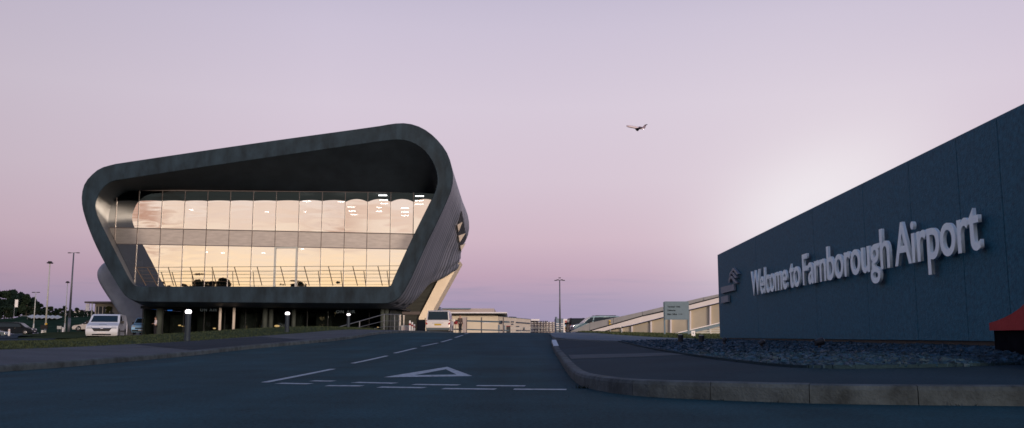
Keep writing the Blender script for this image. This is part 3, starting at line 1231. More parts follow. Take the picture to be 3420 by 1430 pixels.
o_px, i_px, b_px = outline(OUT, 0), outline(INN, 0), outline(BAK, 0)
YF, YG = 80.0, 84.0
O0 = [P(x, y, YF) for x, y in o_px]
I0 = [P(x, y, YF) for x, y in i_px]
B0 = [P(x, y, YG) for x, y in b_px]
tb = thing('terminal_building', 'dark curved airport terminal with glazed front reflecting sunset, raised on columns', 'terminal building', (-18, 88, .7))
fr = MB()
cen = Vector((sum(p.x for p in O0) / len(O0), YF, sum(p.z for p in O0) / len(O0)))
fr.loft([[p.lerp(q, .0) + Vector((0, .12, 0)) for p, q in zip(O0, I0)], [p.lerp(q, .035) for p, q in zip(O0, I0)], [p.lerp(q, .5) + Vector((0, .02, 0)) for p, q in zip(O0, I0)], [p.lerp(q, .975) for p, q in zip(O0, I0)], [q + Vector((0, .08, 0)) for q in I0]])
fr.build('front_band', M['frame'], tb, smooth=False)
rv = MB()
rv.loft([[q + Vector((0, .08, 0)) for q in I0]] + [[a.lerp(b, k) + Vector((0, .06 * (1 - k), 0)) for a, b in zip(I0, B0)] for k in (.25, .5, .75, 1)])
rv.build('reveal', M['reveal'], tb, smooth=True)

# outer shell, sections running back; junction pixels per section
J0 = [c1(*s[0]) for s in OUT]
SEC = [
    (87, [(412, 955), (305, 745), (395, 570), (1278, 460), (1505, 690), (1402, 962), (1352, 1031), (492, 1025)]),
    (94, [(432, 965), (335, 770), (425, 625), (1308, 540), (1521, 750), (1452, 922), (1408, 958), (512, 1031)]),
    (99, [(440, 970), (345, 780), (440, 660), (1335, 600), (1534, 800), (1500, 898), (1462, 934), (518, 1033)]),
    (103, [(446, 975), (352, 790), (452, 690), (1360, 650), (1542, 827), (1535, 868), (1512, 907), (522, 1035)])]
rings = [[p + Vector((0, .12, 0)) for p in O0]]
for Y, J in SEC:
    ring, idx = [], 0
    for k, n in enumerate(SEGN):
        d0 = (J[k][0] - J0[k][0], J[k][1] - J0[k][1])
        kk = (k + 1) % 8
        d1 = (J[kk][0] - J0[kk][0], J[kk][1] - J0[kk][1])
        for i in range(n - 1):
            tt = i / (n - 1)
            x, y = o_px[idx]
            ring.append(P(x + d0[0] * (1 - tt) + d1[0] * tt, y + d0[1] * (1 - tt) + d1[1] * tt, Y))
            idx += 1
    rings.append(ring)
# smooth in depth
fine = []
nr = len(rings)
for i in range(nr - 1):
    for k in range(4):
        tt = k / 4
        p0_, p1_, p2_, p3_ = rings[max(0, i - 1)], rings[i], rings[i + 1], rings[min(nr - 1, i + 2)]
        fine.append([.5 * ((2 * b) + (c - a) * tt + (2 * a - 5 * b + 4 * c - d) * tt ** 2 + (3 * b - a - 3 * c + d) * tt ** 3) for a, b, c, d in zip(p0_, p1_, p2_, p3_)])
fine.append(rings[-1])
sh = MB()
sh.loft(fine, True)
n = len(O0)
sh.add(fine[-1], [tuple(range(n))])
shell = sh.build('shell', M['shingle'], tb, smooth=True, fix=False)
# UVs in metres: u along the profile, v along the depth
me = shell.data
uvl = me.uv_layers.new(name='UVMap')
ucoord = [0]
for a, b in zip(O0, O0[1:]): ucoord.append(ucoord[-1] + (b - a).length)
nring = len(fine)
vmap = {}
for k in range(nring):
    for i in range(n): vmap[k * n + i] = (ucoord[i], fine[k][i].y - 80)
for poly in me.polygons:
    for li in poly.loop_indices:
        vi = me.loops[li].vertex_index
        u, v = vmap.get(vi, (0, 0))
        uvl.data[li].uv = (u, v)
shb = bvh_of(shell)


def c2(x, y): return (1340 + .52 * x, 540 + .52 * y)


def surf_poly(pts, off, name, m):
    q = [onsurf(shb, *c2(*p), off) for p in pts]
    q = [p for p in q if p is not None]
    if len(q) >= 3:
        mb = MB()
        mb.prism(q, Vector((-.15, .25, 0)))
        mb.build(name, m, tb)


surf_poly([(383, 318), (392, 360), (403, 430), (414, 490), (418, 545), (404, 572), (384, 590), (372, 560), (362, 490), (354, 425), (365, 385)], .10, 'side_opening', M['dark'])
for tri in ([(349, 402), (381, 384), (357, 446)], [(357, 472), (401, 457), (364, 516)], [(368, 538), (405, 519), (374, 570)], [(376, 576), (404, 570), (381, 603)]):
    surf_poly(tri, .22, 'side_fin', M['cream_panel'])

# rear leg and wall under the tail, left rear wing
lg = MB()
lg.prism([P(x, y, 102.6) for x, y in ((1510, 909), (1537, 873), (1448, 1034), (1436, 1112), (1398, 1112), (1399, 1060), (1430, 1000), (1462, 938), (1488, 924))], (0, 5, 0))
lg.build('rear_leg', M['cream_panel'], tb)
rwl = MB()
rwl.prism([P(x, y, 103.2) for x, y in ((1336, 1030), (1372, 985), (1420, 940), (1512, 905), (1470, 930), (1398, 1060), (1398, 1122), (1336, 1122))], (0, .6, 0))
rwl.build('rear_wall', M['dark_wall'], tb)
fas = MB()
fas.prism([P(x, y, 102.9) for x, y in ((1336, 1041), (1406, 1041), (1401, 1051), (1336, 1051))], (0, .28, 0))
fas.build('fascia', M['mullion'], tb)
lwg = []
wing_px = [(430, 868), (385, 868), (356, 874), (337, 887), (326, 905), (325, 924), (333, 946), (352, 978), (385, 1027), (420, 1082), (446, 1120), (478, 1120), (478, 868)]
wp = [(p.x, p.y) for p in resample(catmull([(x, y, 0) for x, y in wing_px[:11]], 5), 40)]
rg = []
for Y, inset in ((98.6, .55), (98.66, .3), (98.8, .12), (99.05, .03), (99.4, 0), (108, 0)):
    r_ = [P(x, y, Y) + Vector((inset, 0, -inset * .6 if k < 14 else 0)) for k, (x, y) in enumerate(wp)]
    rg.append(r_)
wg = MB()
wg.loft(rg, closed=False)
front = rg[0] + [P(478, 1120, 98.6), P(478, 868, 98.6)]
wg.add(front, [tuple(range(len(front)))])
wg.build('rear_wing', M['silver'], tb, smooth=False)

# --- glazing in the plane Y = YG
BX = [(p.x, p.z) for p in B0]
area = sum(a[0] * b[1] - b[0] * a[1] for a, b in zip(BX, BX[1:] + BX[:1]))
if area < 0: BX.reverse()


def clip(poly):
    out = list(poly)
    for (ax, az), (bx, bz) in zip(BX, BX[1:] + BX[:1]):
        if not out: break
        inp, out = out, []
        side = lambda p: (bx - ax) * (p[1] - az) - (bz - az) * (p[0] - ax)
        for p, q in zip(inp, inp[1:] + inp[:1]):
            sp, sq = side(p), side(q)
            if sp >= -1e-6: out.append(p)
            if (sp > 1e-6 and sq < -1e-6) or (sp < -1e-6 and sq > 1e-6):
                f = sp / (sp - sq)
                out.append((p[0] + (q[0] - p[0]) * f, p[1] + (q[1] - p[1]) * f))
    return out


mull = [P(*c1(x, 450), YG).x for x in (100, 205, 308, 415, 520, 625, 730, 836, 942, 1048, 1154, 1260, 1364, 1470, 1575, 1680, 1790)]


def level(l, r):
    a, b = P(*c1(*l), YG), P(*c1(*r), YG)
    return lambda x: a.z + (b.z - a.z) * (x - a.x) / (b.x - a.x)


Lhead = level((200, 352), (1680, 362))
Lscal = level((200, 402), (1680, 400))
Lsp1 = level((170, 525), (1580, 555))
Lsp0 = level((200, 600), (1560, 625))
Lsill = level((290, 799), (1480, 799))


prnd = random.Random(31)


def pane(name, m, pts, y):
    c = clip(pts)
    if len(c) < 3: return
    a = abs(sum(p[0] * q[1] - q[0] * p[1] for p, q in zip(c, c[1:] + c[:1]))) / 2
    if a < .05: return
    xc, zc = sum(p[0] for p in c) / len(c), sum(p[1] for p in c) / len(c)
    ax, az = (prnd.uniform(-.004, .004), prnd.uniform(-.0045, .0045)) if name == 'window_pane' else (0, 0)
    MB().add([(x, y + ax * (x - xc) + az * (z - zc), z) for x, z in c], [tuple(range(len(c)))]).build(name, m, tb, fix=False)


mid_i = len(mull)
for i, (a, b) in enumerate(zip(mull, mull[1:])):
    bow = .05 if i < 9 else (.09 if i < 11 else .28)
    drop = 0 if i < 9 else (-.0 if i < 12 else -.06)
    arc = []
    for k in range(9):
        u = k / 8
        x = a + (b - a) * u
        arc.append((x, Lscal(x) - bow * (2 * u - 1) ** 2 + bow * .5 + drop * 0))
    ty = YG + random.uniform(-.006, .006)
    pane('window_pane', M['glass'], [(a, Lsp1(a)), (b, Lsp1(b))] + arc[::-1], YG)
    pane('dark_reflection_pane', M['glass_dark_reflection'], arc + [(b, Lhead(b)), (a, Lhead(a))], YG)  # scalloped dark edge of the reflection, put into pane shape and colour
    pane('spandrel_panel', M['spandrel'], [(a, Lsp0(a)), (b, Lsp0(b)), (b, Lsp1(b)), (a, Lsp1(a))], YG)
    pane('window_pane', M['glass'], [(a, Lsill(a) - .2), (b, Lsill(b) - .2), (b, Lsp0(b)), (a, Lsp0(a))], YG)


def strip_clip(name, a, b, wdt, vertical, m, y0, y1):
    if vertical: q = [(a[0] - wdt / 2, a[1]), (a[0] + wdt / 2, a[1]), (b[0] + wdt / 2, b[1]), (b[0] - wdt / 2, b[1])]
    else: q = [(a[0], a[1] - wdt / 2), (b[0], b[1] - wdt / 2), (b[0], b[1] + wdt / 2), (a[0], a[1] + wdt / 2)]
    c = clip(q)
    if len(c) < 3: return
    MB().prism([(x, y0, z) for x, z in c], (0, y1 - y0, 0)).build(name, m, tb)


for x in mull[1:-1]:
    strip_clip('mullion', (x, Lsill(x) - .2), (x, Lhead(x)), .055, True, M['mullion'], YG - .07, YG - .003)
for L, wdt in ((Lsp1, .07), (Lsp0, .06), (Lhead, .12)):
    strip_clip('transom', (mull[0], L(mull[0])), (mull[-1], L(mull[-1])), wdt, False, M['mullion'], YG - .065, YG - .004)
# balcony door in the lower row
dx0, dx1 = mull[8], mull[9]
dm = MB()
dz0, dz1 = Lsill((dx0 + dx1) / 2) - .1, Lsp0((dx0 + dx1) / 2) - .12
door = MB().box(dx0 + .16, dx1 - .16, YG - .05, YG - .03, dz0, dz1 - .1).build('door', M['glass'], tb)
for x in (dx0 + .08, dx1 - .08): dm.box(x - .08, x + .08, YG - .16, YG - .075, dz0, dz1)
dm.box(dx0 + .001, dx1 - .001, YG - .16, YG - .075, dz1, dz1 + .12)
dm.build('door_frame', M['white'] if False else M['post_pale'], door)

# rooms behind the glass
zh, zs = Lhead(mull[5]) + .3, Lsill(mull[5])
zmid = (Lsp0(mull[7]) + Lsp1(mull[7])) / 2
rm = MB()
XL, XR = mull[1] + 1.8, P(1300, 700, 90).x
rm.box(XL, XR, YG + 9, YG + 9.3, zs - .2, zh)
rm.box(XL, XR, YG + .3, YG + 9, zs - .5, zs - .25)
rm.box(XL, XR, YG + .3, YG + 9, zmid - .2, zmid + .2)
rm.box(XL, XR, YG + .3, YG + 9, zh, zh + .2)
rm.build('interior', M['interior'], tb)


def c6(x, y): return (1000 + .1863 * x, 620 + .1863 * y)


for x, y, l in ((1495, 177, 150), (1510, 260, 140), (1520, 322, 135), (1427, 395, 95), (1432, 462, 100), (2155, 190, 150), (2150, 272, 145), (2145, 335, 140), (925, 385, 130), (950, 457, 128), (980, 522, 125), (1895, 402, 135), (1895, 473, 128), (1895, 540, 130), (130, 282, 140), (750, 293, 120), (105, 470, 40)):
    p, q = P(*c6(x - l / 2, y), 88.5), P(*c6(x + l / 2, y), 88.5)
    MB().box(p.x, q.x, 88.4, 88.55, p.z - .035, p.z + .035).build('ceiling_light', M['strip_light'], tb)
for x, y in ((640, 701), (892, 708), (985, 837), (745, 845), (880, 845), (1010, 832), (690, 843)):
    p = P(x, y, 87.5)
    MB().box(p.x - .16, p.x + .16, 87.4, 87.5, p.z - .04, p.z + .04).build('ceiling_light', M['strip_light'], tb)

# balustrade on the terrace
bal = MB()
ra_, rb_ = P(446, 893.5, 81), P(1345, 888, 81)
bal.beam(ra_, rb_, .05, .04)
for y in (905, 917, 929, 941):
    bal.beam(P(452 + (y - 893) * .45, y, 81.1), P(1345 - (y - 893) * .5, y - 3, 81.1), .02, .02)
bo = bal.build('balustrade', M['rail'], tb)
for (tx, ty_), (bx_, by_) in (((453, 893), (488, 954)), ((491, 893), (525, 954)), ((562, 893), (580, 954)), ((635, 893), (652, 954)), ((708, 892), (724, 954)), ((783, 892), (800, 954)), ((859, 892), (875, 954)), ((937, 891), (953, 954)), ((1016, 890), (1033, 954)), ((1097, 890), (1112, 954)), ((1178, 889), (1194, 954)), ((1262, 889), (1277, 954))):
    MB().beam(P(tx, ty_, 81), P(bx_, by_, 81.6), .055, .05).build('post', M['rail'], bo)

# terrace floor slab and soffit under the overhang are part of the shell; ground floor shopfront
zf = P(880, 1012, YF).z
YS = 88.0
xl, xr = P(476, 1060, YS).x, P(1302, 1060, YS).x
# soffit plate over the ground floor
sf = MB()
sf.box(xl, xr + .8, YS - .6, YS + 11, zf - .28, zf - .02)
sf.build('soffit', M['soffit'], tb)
gsx = [xl + (xr - xl) * i / 12 for i in range(13)]
for a, b in zip(gsx, gsx[1:]):
    MB().add([(a + .03, YS, .6), (b - .03, YS, .6), (b - .03, YS, zf - .29), (a + .03, YS, zf - .29)], [(0, 1, 2, 3)]).build('shop_pane', M['glass_shop'], tb, fix=False)
for x in gsx:
    MB().box(x - .03, x + .03, YS - .05, YS + .05, .6, zf - .29).build('shop_mullion', M['dark'], tb)
si = MB()
si.box(xl, xr, YS + 9.6, YS + 9.9, .55, zf - .3)
si.box(xl, xr, YS + .2, YS + 9.6, .55, .64)
si.box(xl, xl + .2, YS + .2, YS + 9.6, .65, zf - .3)
si.box(xr - .2, xr, YS + .2, YS + 9.6, .65, zf - .3)
# counters and partitions dimly seen
rnd = random.Random(21)
for k in range(9):
    x = xl + 1 + (xr - xl - 3) * k / 8.5 + rnd.uniform(-.4, .4)
    hh = rnd.choice((.9, 1.1, 1.5, 2.1))
    y = YS + rnd.uniform(2, 7)
    si.box(x, x + rnd.uniform(.5, 2.2), y, y + .6, .641, .64 + hh)
si.build('shop_interior', M['shop_interior'], tb)
for px, r, m, Y in ((532, .30, 'column', 86.5), (735, .13, 'column_pale', 84.5), (781, .13, 'column_pale', 84.5), (885, .24, 'column', 86.5), (905, .22, 'column', 87), (981, .20, 'column', 87), (1277, .20, 'column', 85), (1291, .20, 'column', 85)):
    p = P(px, 1060, Y)
    MB().lathe((p.x, p.y, 0), [(r, .5), (r, zf - .281)], 14).build('column', M[m], tb, smooth=True)
for px, py in ((516, 1033), (567, 1034)):
    p = P(px, py, 92)
    MB().box(p.x - .24, p.x + .24, 92, 92.08, p.z - .13, p.z + .13).build('wall_screen', M['screen_blue'], tb)
p = P(607, 1062, 94)
MB().box(p.x - .22, p.x + .22, 94, 94.08, p.z - .07, p.z + .07).build('exit_sign', M['exit_green'], tb)
for px, py, ww in ((600, 1087, .2), (611, 1090, .16), (925, 1089, .34), (1262, 1093, .12), (716, 1097, .2)):
    p = P(px, py, 90)
    MB().ball(p, ww * .8, ww * .6, ww * .32, 10, 6).build('glowing_lamp', M['lamp_yellow'], tb)
for px in (818, 849):
    p = P(px, 1081, 92)
    MB().box(p.x - .36, p.x + .36, 92, 92.06, p.z - .035, p.z + .035).build('counter_light', M['strip_light'] if False else M['lamp_yellow'], tb)
for x0, x1, y0, y1 in ((668, 725, 1030, 1040), (1122, 1186, 1036, 1046)):
    me = text_mesh('ON AIR', .01, .01, 1, 1.25)
    bx0, bx1, by0, by1 = text_bounds(me)
    a, b = P(x0, y1, YS - .09), P(x1, y0, YS - .09)
    for v in me.vertices:
        v.co = Vector((a.x + (v.co.x - bx0) / (bx1 - bx0) * (b.x - a.x), YS - .09 + v.co.z, a.z + (v.co.y - by0) / (by1 - by0) * (b.z - a.z))) - wloc(tb)
    link_mesh('lettering', me, M['dim_letters'], tb)

# forecourt paving under the building
fc = MB()
fc.loft([[(x, y, .60 if y < 80 else .66) for x in (-45, -20, 8)] for y in (70, 78, 88, 105)], closed=False)
tag(fc.build('forecourt', M['footway'], smooth=True), kind='structure')

# ------------------------------------------------------------------ bollard lights on the lawn
for px, pyt, pyb, Y, wpx, lab in ((625, 1030, 1131, 36, 21, 'nearest and tallest dark bollard light with glowing head, standing on the lawn'), (958, 1039, 1112, 50, 17, 'middle dark bollard light with glowing head, at the lawn edge'), (1163, 1045, 1099, 66, 13, 'farthest small dark bollard light with glowing head, by the sloping handrail')):
    b, tp = P(px, pyb, Y), P(px, pyt, Y)
    o = thing('bollard_light', lab, 'bollard light', b, 0, 'bollard lights along the lawn')
    h = tp.z - b.z
    r = .11
    MB().lathe((0, 0, 0), [(r * 1.1, -.25), (r * 1.1, .04), (r, .05), (r, h * .80), (r * 1.12, h * .81), (r * 1.12, h * .825)], 16).build('post', M['bollard'], o, local=True, smooth=False)
    MB().lathe((0, 0, 0), [(r * .8, h * .826), (r * 1.08, h * .86), (r * 1.12, h * .895), (r * 1.0, h * .93), (r * .6, h * .952)], 16).build('lamp_head', M['lamp_white'], o, local=True, smooth=True)
    MB().lathe((0, 0, 0), [(r * .62, h * .953), (r * .6, h * .968), (r * .3, h * .975)], 16).build('cap', M['bollard'], o, local=True)

# ------------------------------------------------------------------ handrail and gate furniture near the entrance
hr = thing('handrail', 'grey metal handrail sloping up to the terminal entrance columns', 'handrail', P(1200, 1100, 70))
m_ = MB()
pts = [P(1116, 1097, 69), P(1283, 1050, 72), P(1336, 1051, 74)]
pts2 = [P(1130, 1110, 69), P(1283, 1072, 72), P(1336, 1072, 74)]
pts3 = [P(1180, 1112, 69), P(1283, 1091, 72), P(1336, 1092, 74)]
for q in (pts, pts2, pts3):
    for a, b in zip(q, q[1:]): m_.tube(a, b, .035 if q is pts else .022, None, 8)
m_.build('rail', M['post_metal'], hr)
for px, pyt, Y in ((1201, 1073, 70.5), (1283, 1050, 72), (1318, 1051, 73.4), (1333, 1051, 74)):
    a = P(px, pyt, Y)
    MB().tube(a, (a.x, a.y, .5), .045, None, 8).build('post', M['post_metal'], hr)
for px, pyt, w_, m, lab in ((1336, 1053, 6, 'cream', 'taller cream gate post beside the grey cabinet'), (1349, 1055, 4, 'cream', 'thinner cream gate post behind the grey cabinet')):
    a = P(px, pyt, 76)
    o = thing('gate_post', lab, 'gate post', (a.x, a.y, .6), 0, 'cream gate posts by the entrance')
    ww = w_ * 76 / 3000
    MB().box(-ww / 2, ww / 2, -ww / 2, ww / 2, 0, a.z - .6).build('post', M[m], o, local=True, bevel=.01)
    MB().box(-ww * .6, ww * .6, -ww * .6, ww * .6, a.z - .599, a.z - .56).build('cap', M['white'], o, local=True)
a, b = P(1340, 1087, 75.5), P(1373, 1087, 75.5)
o = thing('barrier_cabinet', 'squat grey cabinet between the cream gate posts and striped bollards', 'cabinet', (a.x, a.y, .6))
MB().box(0, b.x - a.x, 0, .5, 0, a.z - .6).build('body', M['concrete'], o, local=True, bevel=.02)
MB().box(.08, b.x - a.x - .08, -.012, -.002, .15, a.z - .75).build('door', M['pink_grey'], o, local=True)
for px, pyt, lab in ((1369, 1071, 'tallest white bollard with red band, left of three by the gate'), (1377, 1076, 'middle white bollard with red band by the gate'), (1384, 1083, 'shortest white bollard with red band, right of three by the gate')):
    a = P(px, pyt, 74.5)
    o = thing('striped_bollard', lab, 'bollard', (a.x, a.y, .6), 0, 'white and red bollards at the gate')
    h = a.z - .6
    MB().lathe((0, 0, 0), [(.075, 0), (.075, h * .94), (.05, h)], 10).build('post', M['white'], o, local=True)
    MB().lathe((0, 0, 0), [(.079, h * .70), (.079, h * .82)], 10).build('band', M['red'], o, local=True)
a = P(1395, 1062, 78)
o = thing('fence_panel', 'dark mesh fence panel under the cream rear leg of the terminal', 'fence', (a.x, a.y, .6))
pm = MB()
b = P(1420, 1062, 78)
pm.box(0, b.x - a.x, 0, .04, .05, a.z - .75)
pm.build('panel', M['dark'], o, local=True)
for x in (0, b.x - a.x):
    MB().box(x - .03, x + .03, -.05, .09, 0, a.z - .6).build('post', M['dark'], o, local=True)

# blue two-rail barrier
a, b = P(1490, 1070, 84), P(1702, 1076, 86)
br_ = thing('rail_barrier', 'long dark blue two-rail security barrier in front of the cream hangar', 'barrier', (a.x, a.y, .6))
MB().beam(a, b, .06, .14).build('upper_rail', M['blue_rail'], br_)
MB().beam(P(1490, 1099, 84), P(1700, 1104, 86), .06, .11).build('lower_rail', M['blue_rail'], br_)
for px, w_ in ((1608, .12), (1681, .12)):
    q = P(px, 1060, 85.4)
    MB().box(q.x - w_ / 2, q.x + w_ / 2, q.y - .06, q.y + .06, .6, q.z).build('post', M['brick'] if False else M['mullion'], br_)
a = P(1546, 1060, 82.5)
o = thing('turnstile_cabinet', 'pale grey upright cabinet beside the person at the gate', 'cabinet', (a.x, a.y, .6))
MB().box(-.04, .32, 0, .35, 0, a.z - .6).build('body', M['pink_grey'], o, local=True, bevel=.015)
MB().box(.33, .37, -.02, .37, 0, a.z - .6 + .02).build('edge_post', M['mullion'], o, local=True)
a = P(1522, 1072, 83)
o = thing('notice_board', 'small dark red notice on a thin pole behind the silver minivan', 'notice', (a.x, a.y, .6))
MB().tube((0, .03, 0), (0, .03, a.z - .55), .02, None, 8).build('pole', M['post_metal'], o, local=True)
MB().box(-.16, .16, -.01, .005, a.z - .6 - .32, a.z - .6).build('board', M['red'], o, local=True)
for i, (px, pyt, pyb, wpx, m, lab) in enumerate(((1666, 1086, 1104, 6, 'bluegrey', 'left small grey-blue ticket post in front of the hangar'), (1684, 1087, 1104, 6, 'bluegrey', 'right small grey-blue ticket post by the barrier end'))):
    a, b = P(px, pyt, 87), P(px, pyb, 87)
    o = thing('ticket_post', lab, 'ticket post', (a.x, a.y, .5), 0, 'ticket posts by the barrier')
    MB().box(-.035, .035, -.04, .04, 0, a.z - .75).build('stem', M['post_metal'], o, local=True)
    MB().box(-.09, .09, -.1, .1, a.z - .749 - .15, a.z - .5).build('head', M[m], o, local=True, bevel=.02)
a = P(1698, 1088, 87.5)
o = thing('barrier_machine', 'dark green barrier machine with red top at the end of the rails', 'barrier machine', (a.x, a.y, .5))
MB().box(-.2, .2, -.2, .2, 0, a.z - .56).build('body', M['dark'], o, local=True, bevel=.02)
MB().box(-.21, .21, -.21, .21, a.z - .559, a.z - .5).build('top', M['red'], o, local=True)
fn = thing('mesh_fence', 'thin pale wire fence crossing in front of the distant stands', 'fence', P(1790, 1108, 98))
MB().beam(P(1704, 1096, 97), P(1880, 1095, 99), .03, .04).build('top_rail', M['post_pale'], fn)
MB().beam(P(1704, 1107, 97), P(1880, 1106, 99), .03, .03).build('lower_rail', M['post_pale'], fn)
for px in (1740, 1772, 1800, 1830, 1858, 1880):
    a = P(px, 1094, 98.2)
    MB().tube(a, (a.x, a.y, .5), .03, None, 6).build('post', M['post_pale'], fn)

# ------------------------------------------------------------------ hangars and far stands
def px_box(mb, x0, x1, y0, y1, Y, dep, zfloor=None):
    a, b = P(x0, y1, Y), P(x1, y0, Y)
    mb.box(a.x, b.x, Y, Y + dep, zfloor if zfloor is not None else a.z, b.z)


h1 = thing('hangar', 'long cream airport hangar with white flat overhanging roof', 'hangar', P(1600, 1115, 170))
m_ = MB()
px_box(m_, 1462, 1664, 1055.5, 1120, 170, 40, .3)
m_.build('wall', M['cream'], h1)
m_ = MB()
px_box(m_, 1470, 1655, 1046.5, 1055.4, 173, 34)
m_.build('clerestory', M['pink_grey'], h1)
m_ = MB()
px_box(m_, 1458, 1693, 1042.5, 1046.4, 167, 44)
m_.build('roof', M['pale_roof'], h1)
m_ = MB()
px_box(m_, 1460, 1688, 1046.6, 1048.6, 168, 42)
m_.build('eaves', M['bluegrey'], h1)
m_ = MB()
px_box(m_, 1602, 1612, 1072, 1076, 169.9, .09)
px_box(m_, 1614, 1638, 1074, 1079, 169.9, .09)
m_.build('wall_sign', M['pale_roof'], h1)
h2 = thing('hangar_annex', 'cream hangar wing with blue window strips, receding to the right of the flat roof', 'hangar', P(1720, 1112, 190))
a0, a1 = P(1664, 1056.5, 170.2), P(1772, 1066, 225)
dvec = (a1 - a0)
m_ = MB()
m_.prism([Vector((a0.x + .02, a0.y, .3)), Vector((a1.x, a1.y, .3)), a1, a0 + Vector((.02, 0, 0))], (-6, 14, 0))
m_.build('wall', M['cream'], h2)


def annex_pt(px, py):
    nrm = Vector((-dvec.y, dvec.x, 0)).normalized()
    o = a0 + (nrm if nrm.y < 0 else -nrm) * .12
    d = ray(px, py)
    k = (o - CAM).dot(nrm) / d.dot(nrm)
    return CAM + d * k


m_ = MB()
m_.prism([annex_pt(x, y) + Vector((0, .02, 0)) for x, y in ((1666, 1056.0), (1772, 1065.5), (1772, 1066.8), (1666, 1057.5))], (0, .09, 0))
m_.build('roof_edge', M['bluegrey'], h2)
for x0, x1, y0, y1, k in ((1667, 1701, 1072, 1075, .03), (1707, 1717, 1073, 1077, .03), (1708, 1715, 1081, 1085, .03), (1724, 1771, 1075, 1079, .075), (1724, 1734, 1089, 1092, 0), (1724, 1771, 1102.5, 1106, .02), (1748, 1753, 1093, 1102, 0)):
    q = [annex_pt(x0, y0), annex_pt(x1, y0 + (x1 - x0) * k), annex_pt(x1, y1 + (x1 - x0) * k), annex_pt(x0, y1)]
    MB().prism(q, (.0, .07, 0)).build('window', M['blue_rail'], h2)
m_ = MB()
q = [annex_pt(1669, 1071), annex_pt(1678, 1071.5), annex_pt(1678, 1082), annex_pt(1669, 1082)]
m_.prism(q, (0, -.4, 0))
m_.build('vent_box', M['dark'], h2)
m_ = MB()
m_.prism([annex_pt(x, y) + Vector((0, 2, 0)) for x, y in ((1700, 1056.5), (1724, 1058), (1726, 1060.5), (1702, 1060))], (0, 3, 0))
m_.build('roof_plant', M['blue_rail'], h2)
o = thing('office_block', 'pinkish grey flat-topped block rising behind the hangar roof', 'building', P(1570, 1112, 215))
m_ = MB()
px_box(m_, 1478, 1650, 1030.5, 1080, 215, 30, .3)
m_.build('wall', M['pink_grey'], o)
m_ = MB()
px_box(m_, 1476, 1572, 1029, 1032.5, 214, 32)
m_.build('roof_edge', M['bluegrey'], o)
o = thing('pavilion_roof', 'small dark blue pyramid roofed pavilion just behind the silver minivan', 'pavilion', P(1462, 1110, 140))
cpt = P(1458, 1018.5, 146)
q = [P(1433, 1030.5, 142), P(1476, 1030.5, 142), P(1478, 1030.5, 150), P(1436, 1030.5, 150)]
MB().add(q + [cpt], [(0, 1, 4), (1, 2, 4), (2, 3, 4), (3, 0, 4), (3, 2, 1, 0)]).build('roof', M['blue_rail'], o)
m_ = MB()
px_box(m_, 1440, 1470, 1031, 1110, 143, 5, .3)
m_.build('wall', M['bluegrey'], o)
o = thing('exhibition_stand', 'distant pinkish white open-fronted stand building with a dark top row', 'stand', P(1815, 1110, 260))
m_ = MB()
px_box(m_, 1773, 1856, 1076, 1112, 262, 20, .3)
m_.build('wall', M['pink_grey'], o)
m_ = MB()
px_box(m_, 1774, 1802, 1066, 1071.5, 260, 22)
m_.build('roof', M['pale_roof'], o)
for k, x in enumerate((1775, 1780, 1785, 1790, 1795, 1802, 1808, 1814, 1820, 1826)):
    m_ = MB()
    px_box(m_, x, x + 3.6, 1071.6, 1076 + (k % 3), 261, .5)
    m_.build('window', M['dark'], o)
for y in (1077, 1084, 1091, 1098, 1104):
    m_ = MB()
    px_box(m_, 1774, 1857, y, y + 2.2, 260.6, .4)
    m_.build('floor_edge', M['white'], o)
for x in (1784, 1795, 1806, 1816, 1824, 1834, 1846):
    m_ = MB()
    px_box(m_, x, x + 2.0, 1074, 1110, 260.0, .4)
    m_.build('column', M['mullion'], o)
o = thing('grey_tower', 'blue grey louvred block behind the tall four-headed lamp mast', 'building', P(1868, 1110, 240))
m_ = MB()
px_box(m_, 1858, 1882, 1064, 1112, 240, 10, .3)
px_box(m_, 1857, 1861, 1058, 1064, 240.5, 6)
m_.build('wall', M['bluegrey'], o)
for y in (1080, 1086, 1093, 1100):
    m_ = MB()
    px_box(m_, 1857.5, 1882.5, y, y + 2.4, 239.6, .3)
    m_.build('louvre', M['pale_roof'], o)
o = thing('striped_hoarding', 'tall hoarding with red, blue and yellow stripes beside the dark van', 'hoarding', P(1895, 1112, 150))
m_ = MB()
px_box(m_, 1882, 1910, 1066, 1112, 150, .4, .4)
m_.build('board', M['white'], o)
for y0, y1, m in ((1071, 1075.5, 'red'), (1077, 1081.5, 'red'), (1084, 1091, 'car_blue'), (1093, 1100, 'yellow'), (1102, 1106, 'red')):
    m_ = MB()
    px_box(m_, 1887, 1906, y0, y1, 149.9, .09)
    m_.build('stripe', M[m], o)

# ------------------------------------------------------------------ concrete ramp on the right
def Yr(px):
    f = F / cT
    xa, ya, xb, yb = (1960 - CX) * 86 / f, 86, (2405 - CX) * 78 / f, 78
    b = (xb - xa) / (yb - ya)
    a = xa - b * ya
    return a * f / ((px - CX) - b * f)



def prism_px(pts, dep=.4, dY=0): return [P(x, y, Yr(x) + dY) for x, y in pts], (0, dep, 0)


